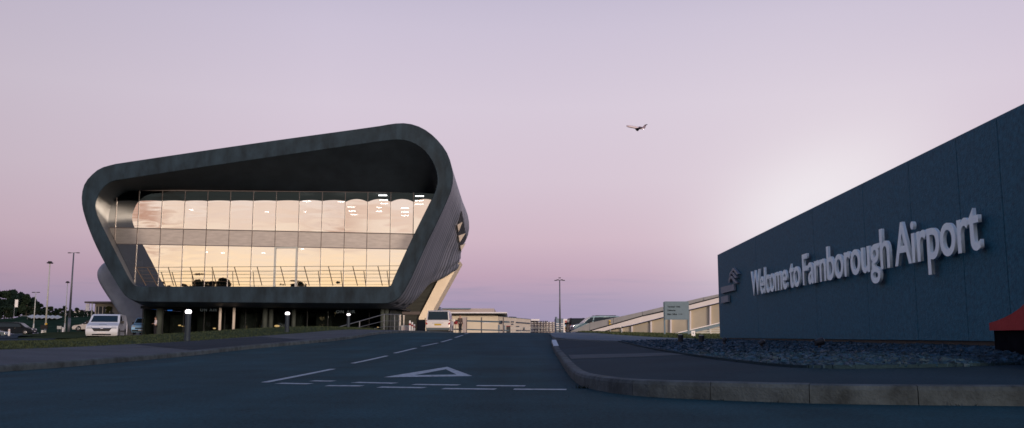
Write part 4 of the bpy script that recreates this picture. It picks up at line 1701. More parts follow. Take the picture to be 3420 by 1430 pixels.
rp_ = thing('vehicle_ramp', 'pale concrete ramp wall rising to the right behind the signpost', 'ramp', P(2100, 1112, 83))
TOP = [(1970, 1078), (2049, 1062.5), (2146, 1041), (2216, 1024.5), (2303, 1004), (2350, 993), (2402, 983), (2560, 948)]
LIN = [(1969, 1106), (2049, 1084), (2146, 1056.5), (2216, 1041.5), (2303, 1018.5), (2402, 993), (2560, 955)]
BND = [(2022, 1107), (2049, 1100), (2109, 1088), (2216, 1061), (2303, 1036.5), (2402, 1013), (2560, 977)]
tl = lambda T, x: lerp_tab(T, x)
joints = [1970, 2049, 2146, 2247, 2350, 2455, 2560]
for a, b in zip(joints, joints[1:]):
    q, v = prism_px([(a + .6, tl(TOP, a)), (b - .6, tl(TOP, b)), (b - .6, tl(LIN, b) - 3), (a + .6, tl(LIN, a) - 3)], .3)
    MB().prism(q, v).build('parapet_panel', M['concrete'], rp_)
q, v = prism_px([(1903, 1108), (1930, 1096), (1969, 1079), (1969, 1108)], .3)
MB().prism(q, v).build('parapet_panel', M['concrete'], rp_)
lx = [1972, 2049, 2146, 2216, 2247, 2303, 2350, 2402, 2455, 2560]
q, v = prism_px([(x, tl(LIN, x) - 5) for x in lx] + [(x, tl(LIN, x) + 3) for x in lx[::-1]], .3, .12)
MB().prism(q, v).build('shadow_gap', M['dark'], rp_)
q, v = prism_px([(1969, 1107), (2049, 1085), (2146, 1057.5), (2216, 1042.5), (2303, 1019.5), (2402, 994), (2560, 956), (2560, 975), (2402, 1010), (2303, 1033.5), (2216, 1058), (2109, 1085), (2049, 1097), (2015, 1107)], .3, .05)
MB().prism(q, v).build('edge_beam', M['band'], rp_)
q, v = prism_px([(2017, 1106), (2049, 1098), (2109, 1086), (2216, 1059), (2303, 1034.5), (2402, 1011), (2560, 976), (2560, 980), (2402, 1014.5), (2303, 1038), (2216, 1062.5), (2109, 1089.5), (2049, 1101.5), (2022, 1108)], .3, .18)
MB().prism(q, v).build('lower_gap', M['dark'], rp_)
q, v = prism_px([(2000, 1122), (2022, 1107.5), (2049, 1101), (2109, 1089), (2216, 1062), (2303, 1037.5), (2402, 1014), (2560, 978), (2560, 1122)], .3, .3)
MB().prism(q, v).build('wall', M['ramp_cream'], rp_)
for x in (2077, 2111, 2175, 2241, 2306, 2373):
    q, v = prism_px([(x - 2.6, tl(BND, x) + 3), (x + 2.6, tl(BND, x) + 2.2), (x + 2.6, 1120), (x - 2.6, 1120)], .2, .09)
    MB().prism(q, v).build('pilaster', M['band'], rp_)
lr = thing('lower_ramp', 'low grey access ramp with white edge and rails beside the dark sign wall', 'ramp', P(2330, 1115, 72))
MB().prism([P(x, y, 72) for x, y in ((2248, 1116), (2402, 1080), (2460, 1067), (2460, 1080), (2402, 1091), (2325, 1109), (2290, 1116))], (0, 1.2, 0)).build('slope', M['sign_face'], lr)
MB().prism([P(x, y, 71.9) for x, y in ((2246, 1115.4), (2402, 1078), (2460, 1065), (2460, 1067), (2402, 1080), (2252, 1116))], (0, .35, 0)).build('edge', M['band'], lr)
for y, x0 in ((1098, 2372), (1105, 2342), (1112, 2318)):
    MB().beam(P(x0, y, 73.5), P(2460, y - 1.5, 73.5), .05, .09).build('rail', M['post_pale'], lr)
a = P(2036.5, 1077, 85)
hs_ = thing('hydrant_sign', 'small yellow square sign with letter H on the concrete ramp parapet', 'sign', (a.x, Yr(2036) - .05, a.z))
MB().box(-.14, .14, -.012, .012, -.19, .19).build('plate', M['yellow'], hs_, local=True)
me = text_mesh('H', .008, .02, .3)
bx0, bx1, by0, by1 = text_bounds(me)
for v in me.vertices: v.co = Vector((v.co.x - (bx0 + bx1) / 2, -.018 + v.co.z, v.co.y - (by0 + by1) / 2))
link_mesh('lettering', me, M['dark'], hs_)
# ------------------------------------------------------------------ post sign
YB = 50.0
a, b = P(2219, 1007, YB), P(2301, 1068, YB)
ps = thing('direction_sign', 'grey blue directions panel on two posts standing on the verge', 'sign', (a.x, YB, .75))
MB().box(a.x, b.x, YB - .02, YB + .02, b.z, a.z).build('panel', M['sign_face'], ps, bevel=.004)
for px in (2219.5, 2299):
    q = P(px, 1060, YB)
    MB().box(q.x - .04, q.x + .05, YB + .021, YB + .11, .45, a.z - .03).build('post', M['sign_face'], ps)
for line, y0, x0, x1 in (('Terminal  Visits', 1027, 2229, 2272), ('Deliveries', 1039, 2229, 2256), ('Main Office', 1052, 2229, 2261)):
    me = text_mesh(line, .004, .035, 1)
    bx0, bx1, by0, by1 = text_bounds(me)
    l, r_ = P(x0, y0, YB), P(x1, y0, YB)
    k = (r_.x - l.x) / (bx1 - bx0)
    for v in me.vertices:
        v.co = Vector((l.x + (v.co.x - bx0) * k, YB - .0225, l.z + (v.co.y) * k * 1.0)) - wloc(ps)
    link_mesh('lettering', me, M['sign_text'], ps)
ar = MB()
l, r_ = P(2265, 1049.5, YB), P(2280, 1049.5, YB)
ar.box(l.x, r_.x - .06, YB - .024, YB - .0205, l.z - .012, l.z + .012)
ar.add([(r_.x - .08, YB - .024, l.z + .035), (r_.x, YB - .024, l.z), (r_.x - .08, YB - .024, l.z - .035)], [(0, 1, 2)])
ar.build('arrow', M['sign_text'], ps, fix=False)
# small verge signs and marker posts
a, b = P(2309, 1105, 44), P(2322, 1122, 44)
o = thing('verge_notice', 'tiny white notice with dark mark leaning in the verge by the signpost leg', 'notice', (a.x + .1, 44, b.z - .2))
MB().box(a.x, b.x, 44, 44.02, b.z, a.z).build('board', M['white'], o)
MB().box(a.x + .065, b.x - .075, 43.993, 43.998, b.z + .09, a.z - .08).build('mark', M['bluegrey'], o)
MB().tube((a.x + .1, 44.04, b.z - .25), (a.x + .1, 44.04, a.z - .05), .012, None, 6).build('stake', M['post_pale'], o)
for px, pyt, pyb, lab in ((2041, 1099, 1118, 'leaning small pale marker post at the left end of the verge'), (2076, 1101, 1120, 'upright small pale marker post on the verge')):
    a, b = P(px, pyt, 56), P(px, pyb, 56)
    o = thing('marker_post', lab, 'marker post', b, 0, 'pale marker posts on the verge')
    MB().tube((0, 0, -.1), (-.06 if px < 2050 else 0, 0, a.z - b.z), .035, None, 8).build('post', M['post_pale'], o, local=True)
    MB().lathe((-.06 if px < 2050 else 0, 0, a.z - b.z), [(.04, 0), (.03, .02)], 8).build('cap', M['white'], o, local=True)

# ------------------------------------------------------------------ lamp posts
def lamp(px_t, py_t, px_b, py_b, Y, heads, lab, r=.09, pale=True, name='lamp_post', span=1.0):
    b, tp = P(px_b, py_b, Y), P(px_t, py_t, Y)
    o = thing(name, lab, 'lamp post', b, 0, 'lamp posts')
    h = tp.z - b.z
    m = M['post_pale'] if pale else M['post_metal']
    MB().tube((0, 0, -.3), (0, 0, h * .18), r * 1.25, r * 1.15, 12).build('base', m, o, local=True, smooth=True)
    MB().tube((0, 0, h * .181), (0, 0, h), r, r * .55, 12).build('pole', m, o, local=True, smooth=True)
    hd = MB()
    if heads == 1:
        MB().box(-span * .55, span * .55, -.3, .3, h - .02, h + .12).build('lamp_head', M['lamp_head'], o, local=True, bevel=.05)
        MB().box(-span * .35, span * .35, -.2, .2, h + .121, h + .24).build('lamp_head', M['lamp_head'], o, local=True, bevel=.04)
    elif heads == 2:
        MB().beam((-span, 0, h), (span, 0, h + .05), .07, .06).build('cross_arm', M['post_metal'], o, local=True)
        for s in (-1, 1):
            MB().box(s * span - .2, s * span + .2, -.14, .14, h - .04, h + .07).build('lamp_head', M['lamp_head'], o, local=True, bevel=.03)
    else:
        MB().beam((-span, 0, h), (span, 0, h), .08, .08).build('cross_arm', M['post_metal'], o, local=True)
        for x, y, z in ((-span * 1.1, 0, -.1), (-span * .55, -.3, -.02), (span * .55, -.3, -.02), (span * 1.1, 0, -.1), (0, 0, .32)):
            MB().box(x - .2, x + .2, y - .16, y + .16, h + z, h + z + .12).build('lamp_head', M['lamp_head'], o, local=True, bevel=.03)
    return o


lamp(163, 880, 150, 1124, 100, 1, 'slim pale lamp post with blocky dark floodlight, taller single-headed one', .10, span=.42)
lamp(242, 845, 229, 1110, 130, 2, 'tallest lamp mast with thin double arms, left of the terminal', .16, False, span=.62)
lamp(223, 945, 215, 1110, 130, 1, 'thin lamp post with small dark head, just left of the tall mast', .08, span=.33)
lamp(119, 977, 111, 1104, 140, 2, 'shortest lamp post in the car park, with flat dark double head', .09, span=.38)
lamp(1870.5, 936, 1870.5, 1112, 150, 4, 'tall grey mast with a cluster of five lamp heads in front of the far stands', .15, False, name='lamp_mast', span=.62)

# ------------------------------------------------------------------ left background
hill = MB()
hrows = []
for Y, pys in ((143, 1114), (152, 1104), (165, 1085), (180, 1062), (190, 1057), (215, 1060)):
    hrows.append([P(px, pys + (6 if px < 60 and Y > 160 else 0) + 2 * math.sin(px * .05 + Y), Y) for px in range(-300, 345, 25)])
hill.loft(hrows, closed=False)
tag(hill.build('hill', M['bank'], smooth=True), kind='structure')


def make_tree(seed, h, rcr, leaf, n_leaf, size, trunk_h, elong=1.0):
    rnd = random.Random(seed)
    root = bpy.data.objects.new('tree', None)
    C.objects.link(root)
    tk = MB()
    tk.tube((0, 0, -.6), (0, 0, trunk_h), .05 * h * .6, .03 * h * .6, 8)
    lean = Vector((rnd.uniform(-.3, .3), rnd.uniform(-.3, .3), 0))
    tk.tube((0, 0, trunk_h - .05), lean + Vector((0, 0, h * .85)), .03 * h * .6, .006 * h, 7)
    clumps = []
    for k in range(16):
        a = rnd.uniform(0, 6.28)
        zz = rnd.uniform(trunk_h * .9, h * .96)
        f = (zz - trunk_h) / (h - trunk_h)
        rr = rcr * (1 - .75 * max(0, f - .25)) * rnd.uniform(.35, 1.0)
        c = Vector((math.cos(a) * rr, math.sin(a) * rr, zz))
        tk.tube(Vector((0, 0, max(trunk_h * .8, zz - rr * .7))), c, .014 * h * .6, .004 * h, 5)
        clumps.append((c, rcr * rnd.uniform(.30, .5)))
    clumps.append((Vector((0, 0, h * .93)), rcr * .3))
    tk.build('trunk', M['bark'], root, local=True)
    cw = MB()
    for _ in range(n_leaf):
        c, r = rnd.choice(clumps)
        v = Vector((rnd.gauss(0, 1), rnd.gauss(0, 1), rnd.gauss(0, .75)))
        v = v.normalized() * r * (rnd.random() ** .35)
        p = c + v
        s = size * rnd.uniform(.6, 1.3)
        u = Vector((rnd.gauss(0, 1), rnd.gauss(0, 1), rnd.gauss(0, 1))).normalized()
        q = u.cross(Vector((rnd.gauss(0, 1), rnd.gauss(0, 1), rnd.gauss(0, 1)))).normalized()
        cw.add([p - u * s - q * s * .4, p + u * s * .2 - q * s * .7, p + u * s + q * s * .3, p - u * s * .1 + q * s * .7], [(0, 1, 2, 3)])
    cw.build('crown', leaf, root, local=True, fix=False)
    return root


protos = [make_tree(1, 10, 3.4, M['leaf_dark'], 2600, .44, 2.0), make_tree(2, 10, 3.0, M['leaf_mid'], 2400, .44, 2.4), make_tree(3, 10, 2.3, M['leaf_dark'], 2200, .38, 1.6)]
TREES = [  # px, top py, base py, Y, proto, width factor, label
    (-22, 968, 1066, 215, 0, 1.2, 'very broad dark tree at the left edge of the picture, cut by the frame'),
    (14, 975, 1066, 222, 1, 1.2, 'tall dark tree second from the left edge, left of the white banner'),
    (40, 971, 1064, 216, 0, 1.1, 'tallest dark tree, rising directly behind the white banner'),
    (64, 979, 1064, 224, 0, 1.1, 'big dark tree just right of the white banner'),
    (86, 988, 1064, 218, 1, 1.1, 'dark tree on the slope of the wood, left of the shortest lamp post'),
    (108, 995, 1064, 222, 0, 1.0, 'round dark tree behind the head of the shortest lamp post'),
    (126, 1016, 1064, 226, 1, 1.2, 'lower tree between the shortest lamp post and the floodlight post'),
    (145, 1027, 1064, 224, 0, 1.4, 'low bushy tree directly behind the floodlight post'),
    (165, 1026, 1064, 222, 1, 1.4, 'low bushy tree right of the floodlight post'),
    (185, 1031, 1064, 226, 0, 1.5, 'low tree midway between floodlight post and tall mast'),
    (203, 1031, 1064, 220, 1, 1.4, 'low tree left of the two tall thin lamp poles'),
    (216, 1022, 1064, 218, 2, 1.0, 'narrow pointed tree beside the thin lamp pole'),
    (235, 1034, 1064, 224, 0, 1.5, 'low tree behind the tall mast'),
    (252, 1030, 1064, 226, 1, 1.2, 'tree just left of the white gable house'),
    (272, 1036, 1064, 220, 0, 1.3, 'low tree right of the white gable house'),
    (291, 1024, 1066, 200, 2, .9, 'narrow dark conifer beside the small beige building'),
    (305, 1036, 1066, 210, 0, 1.1, 'low dark tree touching the small beige building'),
    (20, 1030, 1070, 196, 1, 1.9, 'wide olive shrub-like tree in front of the wood, left of the banner foot'),
    (120, 1040, 1070, 196, 1, 1.6, 'small mid green tree in front of the wood by the carport'),
]
for k, (px, pt_, pb, Y, pr, wf, lab) in enumerate(TREES):
    o = copy_tree(protos[pr])
    b, tp = P(px, pb, Y), P(px, pt_, Y)
    hh = (tp.z - b.z) / 10
    o.location = b
    o.scale = (hh * wf, hh * wf, hh)
    o.rotation_euler = (0, 0, k * 1.7)
    tag(o, lab, 'tree', 'trees of the wood on the left')
# the bush in front of the small building
o = copy_tree(protos[1])
for ch in o.children:
    if ch.name.startswith('crown'):
        ch.data = ch.data.copy()
        ch.data.materials[0] = M['leaf_olive']
b, tp = P(365, 1066, 108), P(362, 1026, 108)
hh = (tp.z - b.z) / 10
o.location, o.scale = b, (hh * 1.5, hh * 1.5, hh)
o.name = 'bush'
tag(o, 'olive green bush in front of the small beige building', 'bush')
# trees behind the camera that the facade glass mirrors
rnd = random.Random(77)
MIR = []
for k, (px, tp_el) in enumerate(((395, .068), (360, .060), (430, .061), (520, .059), (560, .057), (655, .060), (690, .062), (720, .063), (735, .056), (930, .057), (975, .062), (1005, .063), (1130, .055), (1390, .066), (1440, .060))):
    Dm = 2 * YG + 95                                     # path length to the mirrored tree
    X = (px - CX) / F * Dm * .99
    o = copy_tree(protos[k % 2])
    hgt = .6 + (tp_el - (.005 if k else 0)) * Dm * .99
    o.location = (X, -95, 0)
    kx = .62 if k not in (1, 3, 8) else .8
    o.scale = (hgt / 10 * kx, hgt / 10 * kx, hgt / 10)
    o.rotation_euler = (0, 0, k * 2.1)
    tag(o, 'dark tree mirrored in the lower row of terminal glass', 'tree', 'trees mirrored in the glass')
wl = MB()
for _ in range(11500):
    x = rnd.uniform(-150, 66)  # right of the mirrored stretch, trees are added to shade the foreground
    top = 13.0 + 1.2 * noise.noise(Vector((x * .06, 3, 0))) + .8 * noise.noise(Vector((x * .2, 7, 0)))
    z = top * (rnd.random() ** .7)
    p = Vector((x, -104 + rnd.uniform(-3, 3), z))
    s = rnd.uniform(.5, 1.1)
    u = Vector((rnd.gauss(0, 1), rnd.gauss(0, .5), rnd.gauss(0, 1))).normalized()
    q = u.cross(Vector((rnd.gauss(0, .4), 1, rnd.gauss(0, .4)))).normalized()
    wl.add([p - u * s - q * s * .5, p + u * s * .3 - q * s, p + u * s + q * s * .4, p - u * s * .2 + q * s], [(0, 1, 2, 3)])
tag(wl.build('treeline', M['leaf_dark'], fix=False), 'dark line of far trees mirrored in the glass, extended right to shade the foreground', 'trees', kind='stuff')
for p_ in protos:
    for ch in list(p_.children): bpy.data.objects.remove(ch)
    bpy.data.objects.remove(p_)

# banner, carport, house, small building, signs
a, b = P(51, 1001, 185), P(59, 1026, 185)
o = thing('banner', 'narrow white vertical banner on a pole in front of the dark trees', 'banner', (a.x, 185, b.z - 4))
MB().box(a.x, b.x, 185, 185.05, b.z, a.z).build('cloth', M['white'], o)
MB().tube((a.x - .06, 185.02, b.z - 6), (a.x - .06, 185.02, a.z + .1), .05, None, 8).build('pole', M['post_metal'], o)
o = thing('carport', 'low carport with row of pale tilted roof panels below the trees', 'carport', P(140, 1066, 176))
for k in range(6):
    x = 90 + k * 17
    MB().prism([P(x, 1057 + k * .4, 176), P(x + 14, 1062 + k * .4, 174), P(x + 15, 1064 + k * .4, 174), P(x + 1, 1059 + k * .4, 176)], (0, 2, .4)).build('roof_panel', M['post_pale'], o)
MB().beam(P(64, 1054.5, 178), P(186, 1058, 178), .2, .15).build('beam', M['post_metal'], o)
for x in (92, 126, 160, 184):
    q = P(x, 1060, 177)
    MB().tube(q, (q.x, q.y, q.z - 3.5), .07, None, 6).build('post', M['post_metal'], o)
hb = P(258, 1052, 232)
o = thing('house', 'small white gabled house peeping between the low trees', 'house', hb)
w2 = 1.3
zt_ = P(258, 1036, 232).z - hb.z
MB().prism([(-w2, 0, -1), (w2, 0, -1), (w2, 0, zt_ * .62), (0, 0, zt_ * .98), (-w2, 0, zt_ * .62)], (0, 6, 0)).build('wall', M['white'], o, local=True)
MB().prism([(-w2 - .2, -.2, zt_ * .60), (0, -.2, zt_), (w2 + .2, -.2, zt_ * .60), (w2 + .2, -.2, zt_ * .66), (0, -.2, zt_ * 1.09), (-w2 - .2, -.2, zt_ * .66)], (0, 6.4, 0)).build('roof', M['tile'], o, local=True)
MB().box(-.3, .3, -.05, -.002, zt_ * .3, zt_ * .55).build('window', M['dark'], o, local=True)
a, b = P(318, 1010, 116), P(396, 1066, 116)
o = thing('small_building', 'small beige flat-roofed building with tall windows left of the terminal', 'building', (a.x, 116, .6))
zt_ = a.z
MB().box(a.x, b.x + 2, 116, 124, .4, zt_ - .12).build('wall', M['beige'], o)
MB().box(a.x - 1.1, b.x + 2.2, 115.4, 124.4, zt_ - .119, zt_ + .1).build('roof', M['mullion'], o)
for x0, x1 in ((322, 327), (331, 341), (345, 352), (356, 365), (369, 374)):
    q, q2 = P(x0, 1024, 115.95), P(x1, 1050, 115.95)
    f = MB().box(q.x, q2.x, 115.93, 115.98, q2.z, q.z).build('window', M['dark'], o)
    MB().box(q.x - .07, q.x - .005, 115.9, 115.99, q2.z, q.z).build('frame', M['cream'], f)
q = P(308, 1015, 115.5)
MB().tube((q.x, q.y, .4), (q.x, q.y, zt_ - .12), .07, None, 8).build('post', M['post_pale'], o)
MB().box(a.x - 1.0, a.x - .55, 115.6, 115.7, zt_ - 1.1, zt_ - .2).build('hanging_screen', M['pale_roof'], o)
for px, pyt, pyb, Y, w_, name, lab, m in ((38, 1099, 1122, 118, .12, 'white_bollard', 'white bollard standing in front of the black minivan', 'white'), (150, 1103, 1124, 99, .14, 'white_bollard', 'white bollard at the foot of the floodlight post', 'white'), (216.5, 1093, 1110, 128, .13, 'white_bollard', 'white bollard beside the foot of the thin lamp pole', 'white')):
    a, b = P(px, pyt, Y), P(px, pyb, Y)
    o = thing(name, lab, 'bollard', (b.x, Y - .6, b.z), 0, 'white bollards in the car park')
    h = a.z - b.z
    MB().lathe((0, 0, 0), [(w_, -.3), (w_, h * .92), (w_ * .7, h)], 10).build('post', M['white'], o, local=True)
    MB().lathe((0, 0, 0), [(w_ * 1.06, h * .78), (w_ * 1.06, h * .86)], 10).build('band', M['red'] if px == 38 else M['post_metal'], o, local=True)
a, b = P(191, 1089, 122), P(205, 1099, 122)
o = thing('parking_sign', 'small pale rectangular sign on short legs in the far lawn', 'sign', (a.x, 122, b.z - .5))
MB().box(a.x, b.x, 122, 122.05, b.z, a.z).build('board', M['post_pale'], o)
for x in (a.x + .1, b.x - .1): MB().tube((x, 122.08, b.z - .7), (x, 122.08, a.z - .05), .03, None, 6).build('leg', M['post_metal'], o)
a, b = P(142, 1086, 99), P(164, 1099, 99)
o = thing('machine_sign', 'dark pay sign with small yellowish disc on the floodlight post', 'sign', (a.x, 98.7, b.z))
MB().box(a.x, b.x, 98.6, 98.75, b.z, a.z).build('board', M['trim'], o)
MB().tube((b.x - .15, 98.6, a.z + .12), (b.x - .15, 98.56, a.z + .12), .13, None, 12).build('disc', M['plate_y'], o)
a = P(151, 1050, 176)

# ------------------------------------------------------------------ vehicles
def vehicle(name, label, loc, rz, prof, W, paint, belt, taper, wheels, wr, sides, ends, group=None, cat='van', extras=()):
    """prof: (u, z) with u from the nose; local -Y is forward"""
    o = thing(name, label, cat, loc, rz, group)
    L = max(p[0] for p in prof)
    H = max(p[1] for p in prof)

    def hw(z): return W / 2 * (1 - taper * max(0, (z - belt) / (H - belt)) - .04 * max(0, (.45 - z) / .45))
    cu = sum(p[0] for p in prof) / len(prof)
    cz = sum(p[1] for p in prof) / len(prof)
    dense = []
    for p, q in zip(prof, prof[1:] + prof[:1]):
        nseg = max(1, int(math.hypot(q[0] - p[0], q[1] - p[1]) / .25))
        for k in range(nseg): dense.append((p[0] + (q[0] - p[0]) * k / nseg, p[1] + (q[1] - p[1]) * k / nseg))
    rings = []
    for s, sk in ((-1, .07), (-.985, .03), (-.93, .006), (-.5, -.01), (0, -.014), (.5, -.01), (.93, .006), (.985, .03), (1, .07)):
        rings.append([(hw(z) * s, u - L / 2 + (cu - u) * sk * (L * .0 + .35), z + (cz - z) * sk * .6) for u, z in dense])
    MB().loft(rings, True, True).build('body', paint, o, smooth=False, local=True)
    for u in wheels:
        for s in (-1, 1):
            x = s * (W / 2 * .97)
            MB().tube((x - s * .03, u - L / 2, wr + .02), (x + s * .018, u - L / 2, wr + .02), wr * 1.17, None, 18).build('wheel_arch', M['trim'], o, local=True)
            wh = MB().tube((x - s * .2, u - L / 2, wr), (x + s * .03, u - L / 2, wr), wr, None, 18).build('wheel', M['tyre'], o, local=True)
            MB().tube((x + s * .031, u - L / 2, wr), (x + s * .042, u - L / 2, wr), wr * .62, wr * .5, 14).build('rim', M['rim'], wh, local=True)
    for nm, pts, m in sides:
        for s in (-1, 1):
            q = [Vector((s * (hw(z) + .012), u - L / 2, z)) for u, z in pts]
            MB().prism(q, (-s * .03, 0, 0)).build(nm, M[m], o, local=True)
    for nm, a, b, xa, xb, m, off in ends:
        (ua, za), (ub, zb) = a, b
        d = Vector((0, ub - ua, zb - za)).normalized()
        nrm = Vector((0, d.z, -d.y))
        mid = (ua + ub) / 2
        if (mid < L / 2 and nrm.y > 0) or (mid > L / 2 and nrm.y < 0): nrm = -nrm
        q = [Vector((xa[0], ua - L / 2, za)), Vector((xa[1], ua - L / 2, za)), Vector((xb[1], ub - L / 2, zb)), Vector((xb[0], ub - L / 2, zb))]
        q = [p + nrm * off for p in q]
        MB().prism(q, -nrm * .03).build(nm, M[m], o, local=True)
    for s in (-1, 1):
        if 'mirror' in extras:
            u, z = extras['mirror']
            MB().box(*sorted((s * (W / 2 - .02), s * (W / 2 + .2))), u - L / 2 - .06, u - L / 2 + .08, z, z + .2).build('wing_mirror', M[extras.get('mm', 'trim')], o, local=True, bevel=.03)
    if 'roof' in extras:
        u0, u1, z = extras['roof']
        for s in (-1, 1):
            MB().box(s * W * .36 - .02, s * W * .36 + .02, u0 - L / 2, u1 - L / 2, z, z + .05).build('roof_rail', M['trim'], o, local=True)
    return o


VAN = [(.10, .22), (.02, .36), (0, .50), (.04, .74), (.14, .90), (.55, 1.02), (.92, 1.12), (1.58, 1.62), (1.78, 1.70), (2.3, 1.74), (4.7, 1.70), (4.92, 1.62), (5.0, 1.0), (5.0, .36), (4.92, .22)]
b = P(324, 1131, 63)
vehicle('white_van', 'white panel van parked facing the camera at the end of the lawn', (b.x, 64.5, b.z - .02), R(16), VAN, 2.05, M['car_white'], .95, .12, (.95, 4.0), .33,
        [('side_window', [(1.15, 1.13), (1.78, 1.58), (2.3, 1.6), (2.3, 1.1)], 'glass_car'), ('door_handle', [(2.15, .96), (2.3, .96), (2.3, 1.0), (2.15, 1.0)], 'trim'), ('side_moulding', [(1.5, .50), (3.5, .50), (3.5, .58), (1.5, .58)], 'trim')],
        [('windscreen', (.98, 1.165), (1.56, 1.60), (-.86, .86), (-.78, .78), 'glass_car', .02),
         ('grille', (.005, .52), (.045, .76), (-.48, .48), (-.66, .66), 'trim', .02),
         ('headlight', (.035, .69), (.10, .83), (-.95, -.60), (-.93, -.62), 'headlight', .025), ('headlight', (.035, .69), (.10, .83), (.60, .95), (.62, .93), 'headlight', .025),
         ('grille_bar', (.035, .72), (.045, .75), (-.58, .58), (-.58, .58), 'chrome', .03),
         ('emblem', (.03, .68), (.055, .82), (-.09, .09), (-.07, .07), 'chrome', .04),
         ('number_plate', (.0, .36), (.0, .47), (-.27, .27), (-.27, .27), 'plate_w', .03),
         ('bonnet_badge', (.36, .965), (.42, .985), (-.25, .25), (-.25, .25), 'sign_face', .012),
         ('lower_grille', (.06, .26), (.02, .34), (-.6, .6), (-.6, .6), 'trim', .018)],
        cat='van', extras={'mirror': (1.25, 1.05)})
b = P(456, 1117, 92)
vehicle('blue_van', 'light blue van parked facing the camera beside the white van', (b.x, 94.5, b.z), R(10), VAN, 1.95, M['car_blue'], .95, .12, (.95, 4.0), .33,
        [('side_window', [(1.15, 1.13), (1.78, 1.55), (2.3, 1.57), (2.3, 1.1)], 'glass_car')],
        [('windscreen', (.98, 1.165), (1.56, 1.60), (-.86, .86), (-.78, .78), 'glass_car', .02), ('grille', (.01, .54), (.04, .68), (-.6, .6), (-.6, .6), 'trim', .02),
         ('headlight', (.04, .74), (.10, .86), (-.88, -.6), (-.86, -.62), 'headlight', .025), ('headlight', (.04, .74), (.10, .86), (.6, .88), (.62, .86), 'headlight', .025),
         ('bumper', (.03, .28), (.0, .46), (-.9, .9), (-.9, .9), 'trim', .02), ('number_plate', (.0, .36), (.0, .47), (-.27, .27), (-.27, .27), 'plate_w', .035)],
        cat='van', extras={'mirror': (1.25, 1.05)})
MPV = [(.08, .22), (0, .45), (.03, .72), (.15, .88), (1.0, 1.06), (1.75, 1.66), (2.0, 1.76), (2.8, 1.82), (4.55, 1.80), (4.78, 1.72), (4.93, 1.1), (5.02, .95), (5.05, .55), (5.0, .32), (4.9, .24)]
b = P(1462, 1114, 72)
vehicle('silver_minivan', 'silver minivan seen from behind at the top of the road, yellow number plate', (b.x, 74.5, road_z(72)), R(180), [(u, z * 1.05) for u, z in MPV], 1.9, M['car_silver'], 1.0, .14, (.95, 4.1), .34,
        [('side_window', [(1.4, 1.12), (1.9, 1.6), (4.5, 1.66), (4.65, 1.12)], 'glass_car')],
        [('rear_window', (4.945, 1.13), (4.80, 1.79), (-.82, .82), (-.76, .76), 'glass_car', .022),
         ('tail_light', (5.04, .76), (4.94, 1.10), (-.97, -.82), (-.96, -.84), 'tail', .02), ('tail_light', (5.04, .76), (4.94, 1.10), (.82, .97), (.84, .96), 'tail', .02),
         ('number_plate', (5.045, .69), (5.035, .82), (-.27, .27), (-.27, .27), 'plate_y', .03), ('chrome_strip', (5.03, .86), (5.022, .90), (-.45, .45), (-.45, .45), 'chrome', .025),
         ('bumper', (5.0, .33), (5.05, .50), (-.92, .92), (-.94, .94), 'car_grey', .03), ('valance', (4.93, .22), (4.99, .31), (-.85, .85), (-.85, .85), 'trim', .03)],
        cat='minivan', extras={'mirror': (1.6, 1.05), 'mm': 'car_silver', 'roof': (2.3, 4.4, 1.80)})
b = P(40, 1118, 133)
vehicle('black_minivan', 'black minivan parked side on in the car park, nose to the right', (b.x + .6, 133, b.z), R(98), MPV, 1.95, M['car_black'], 1.0, .14, (.95, 4.1), .34,
        [('side_window', [(1.45, 1.12), (1.9, 1.6), (4.5, 1.66), (4.65, 1.12)], 'glass_car'), ('door_handle', [(2.3, .95), (2.5, .95), (2.5, .99), (2.3, .99)], 'chrome')],
        [('windscreen', (1.05, 1.10), (1.72, 1.63), (-.84, .84), (-.76, .76), 'glass_car', .02), ('headlight', (.03, .70), (.13, .86), (-.9, -.55), (-.88, -.58), 'headlight', .025), ('headlight', (.03, .70), (.13, .86), (.55, .9), (.58, .88), 'headlight', .025),
         ('grille', (.01, .46), (.03, .68), (-.5, .5), (-.5, .5), 'trim', .02), ('number_plate', (.01, .42), (.0, .52), (-.27, .27), (-.27, .27), 'plate_w', .04)],
        cat='minivan', extras={'mirror': (1.55, 1.05)})
CAR = [(.08, .2), (0, .40), (.03, .60), (.2, .72), (1.2, .88), (1.95, 1.34), (2.3, 1.42), (3.0, 1.43), (3.7, 1.30), (4.25, .98), (4.38, .92), (4.42, .5), (4.36, .25)]
b = P(-14, 1127, 122)
vehicle('silver_car', 'silver car at the left edge, nose beside the white bollard', (b.x - .75, 122, b.z), R(96), CAR, 1.8, M['car_grey'], .85, .25, (.85, 3.55), .31,
        [('side_window', [(1.5, .92), (2.05, 1.3), (3.0, 1.34), (3.65, 1.22), (4.0, .96)], 'glass_car')],
        [('windscreen', (1.25, .91), (1.9, 1.31), (-.75, .75), (-.62, .62), 'glass_car', .02), ('headlight', (.03, .60), (.19, .71), (-.85, -.5), (-.83, -.52), 'headlight', .02), ('headlight', (.03, .60), (.19, .71), (.5, .85), (.52, .83), 'headlight', .02), ('grille', (.01, .36), (.03, .52), (-.5, .5), (-.5, .5), 'trim', .02)],
        cat='car', extras={'mirror': (1.55, .9)})
b = P(280, 1106, 120)
vehicle('pale_car', 'pale car mostly hidden behind the white van', (b.x + 1.0, 120, b.z), R(-85), CAR, 1.8, M['car_silver'], .85, .25, (.85, 3.55), .31,
        [('side_window', [(1.5, .92), (2.05, 1.3), (3.0, 1.34), (3.65, 1.22), (4.0, .96)], 'glass_car')],
        [('windscreen', (1.25, .91), (1.9, 1.31), (-.75, .75), (-.62, .62), 'glass_car', .02)], cat='car', extras={'mirror': (1.55, .9)})
b = P(1988, 1114, 91)
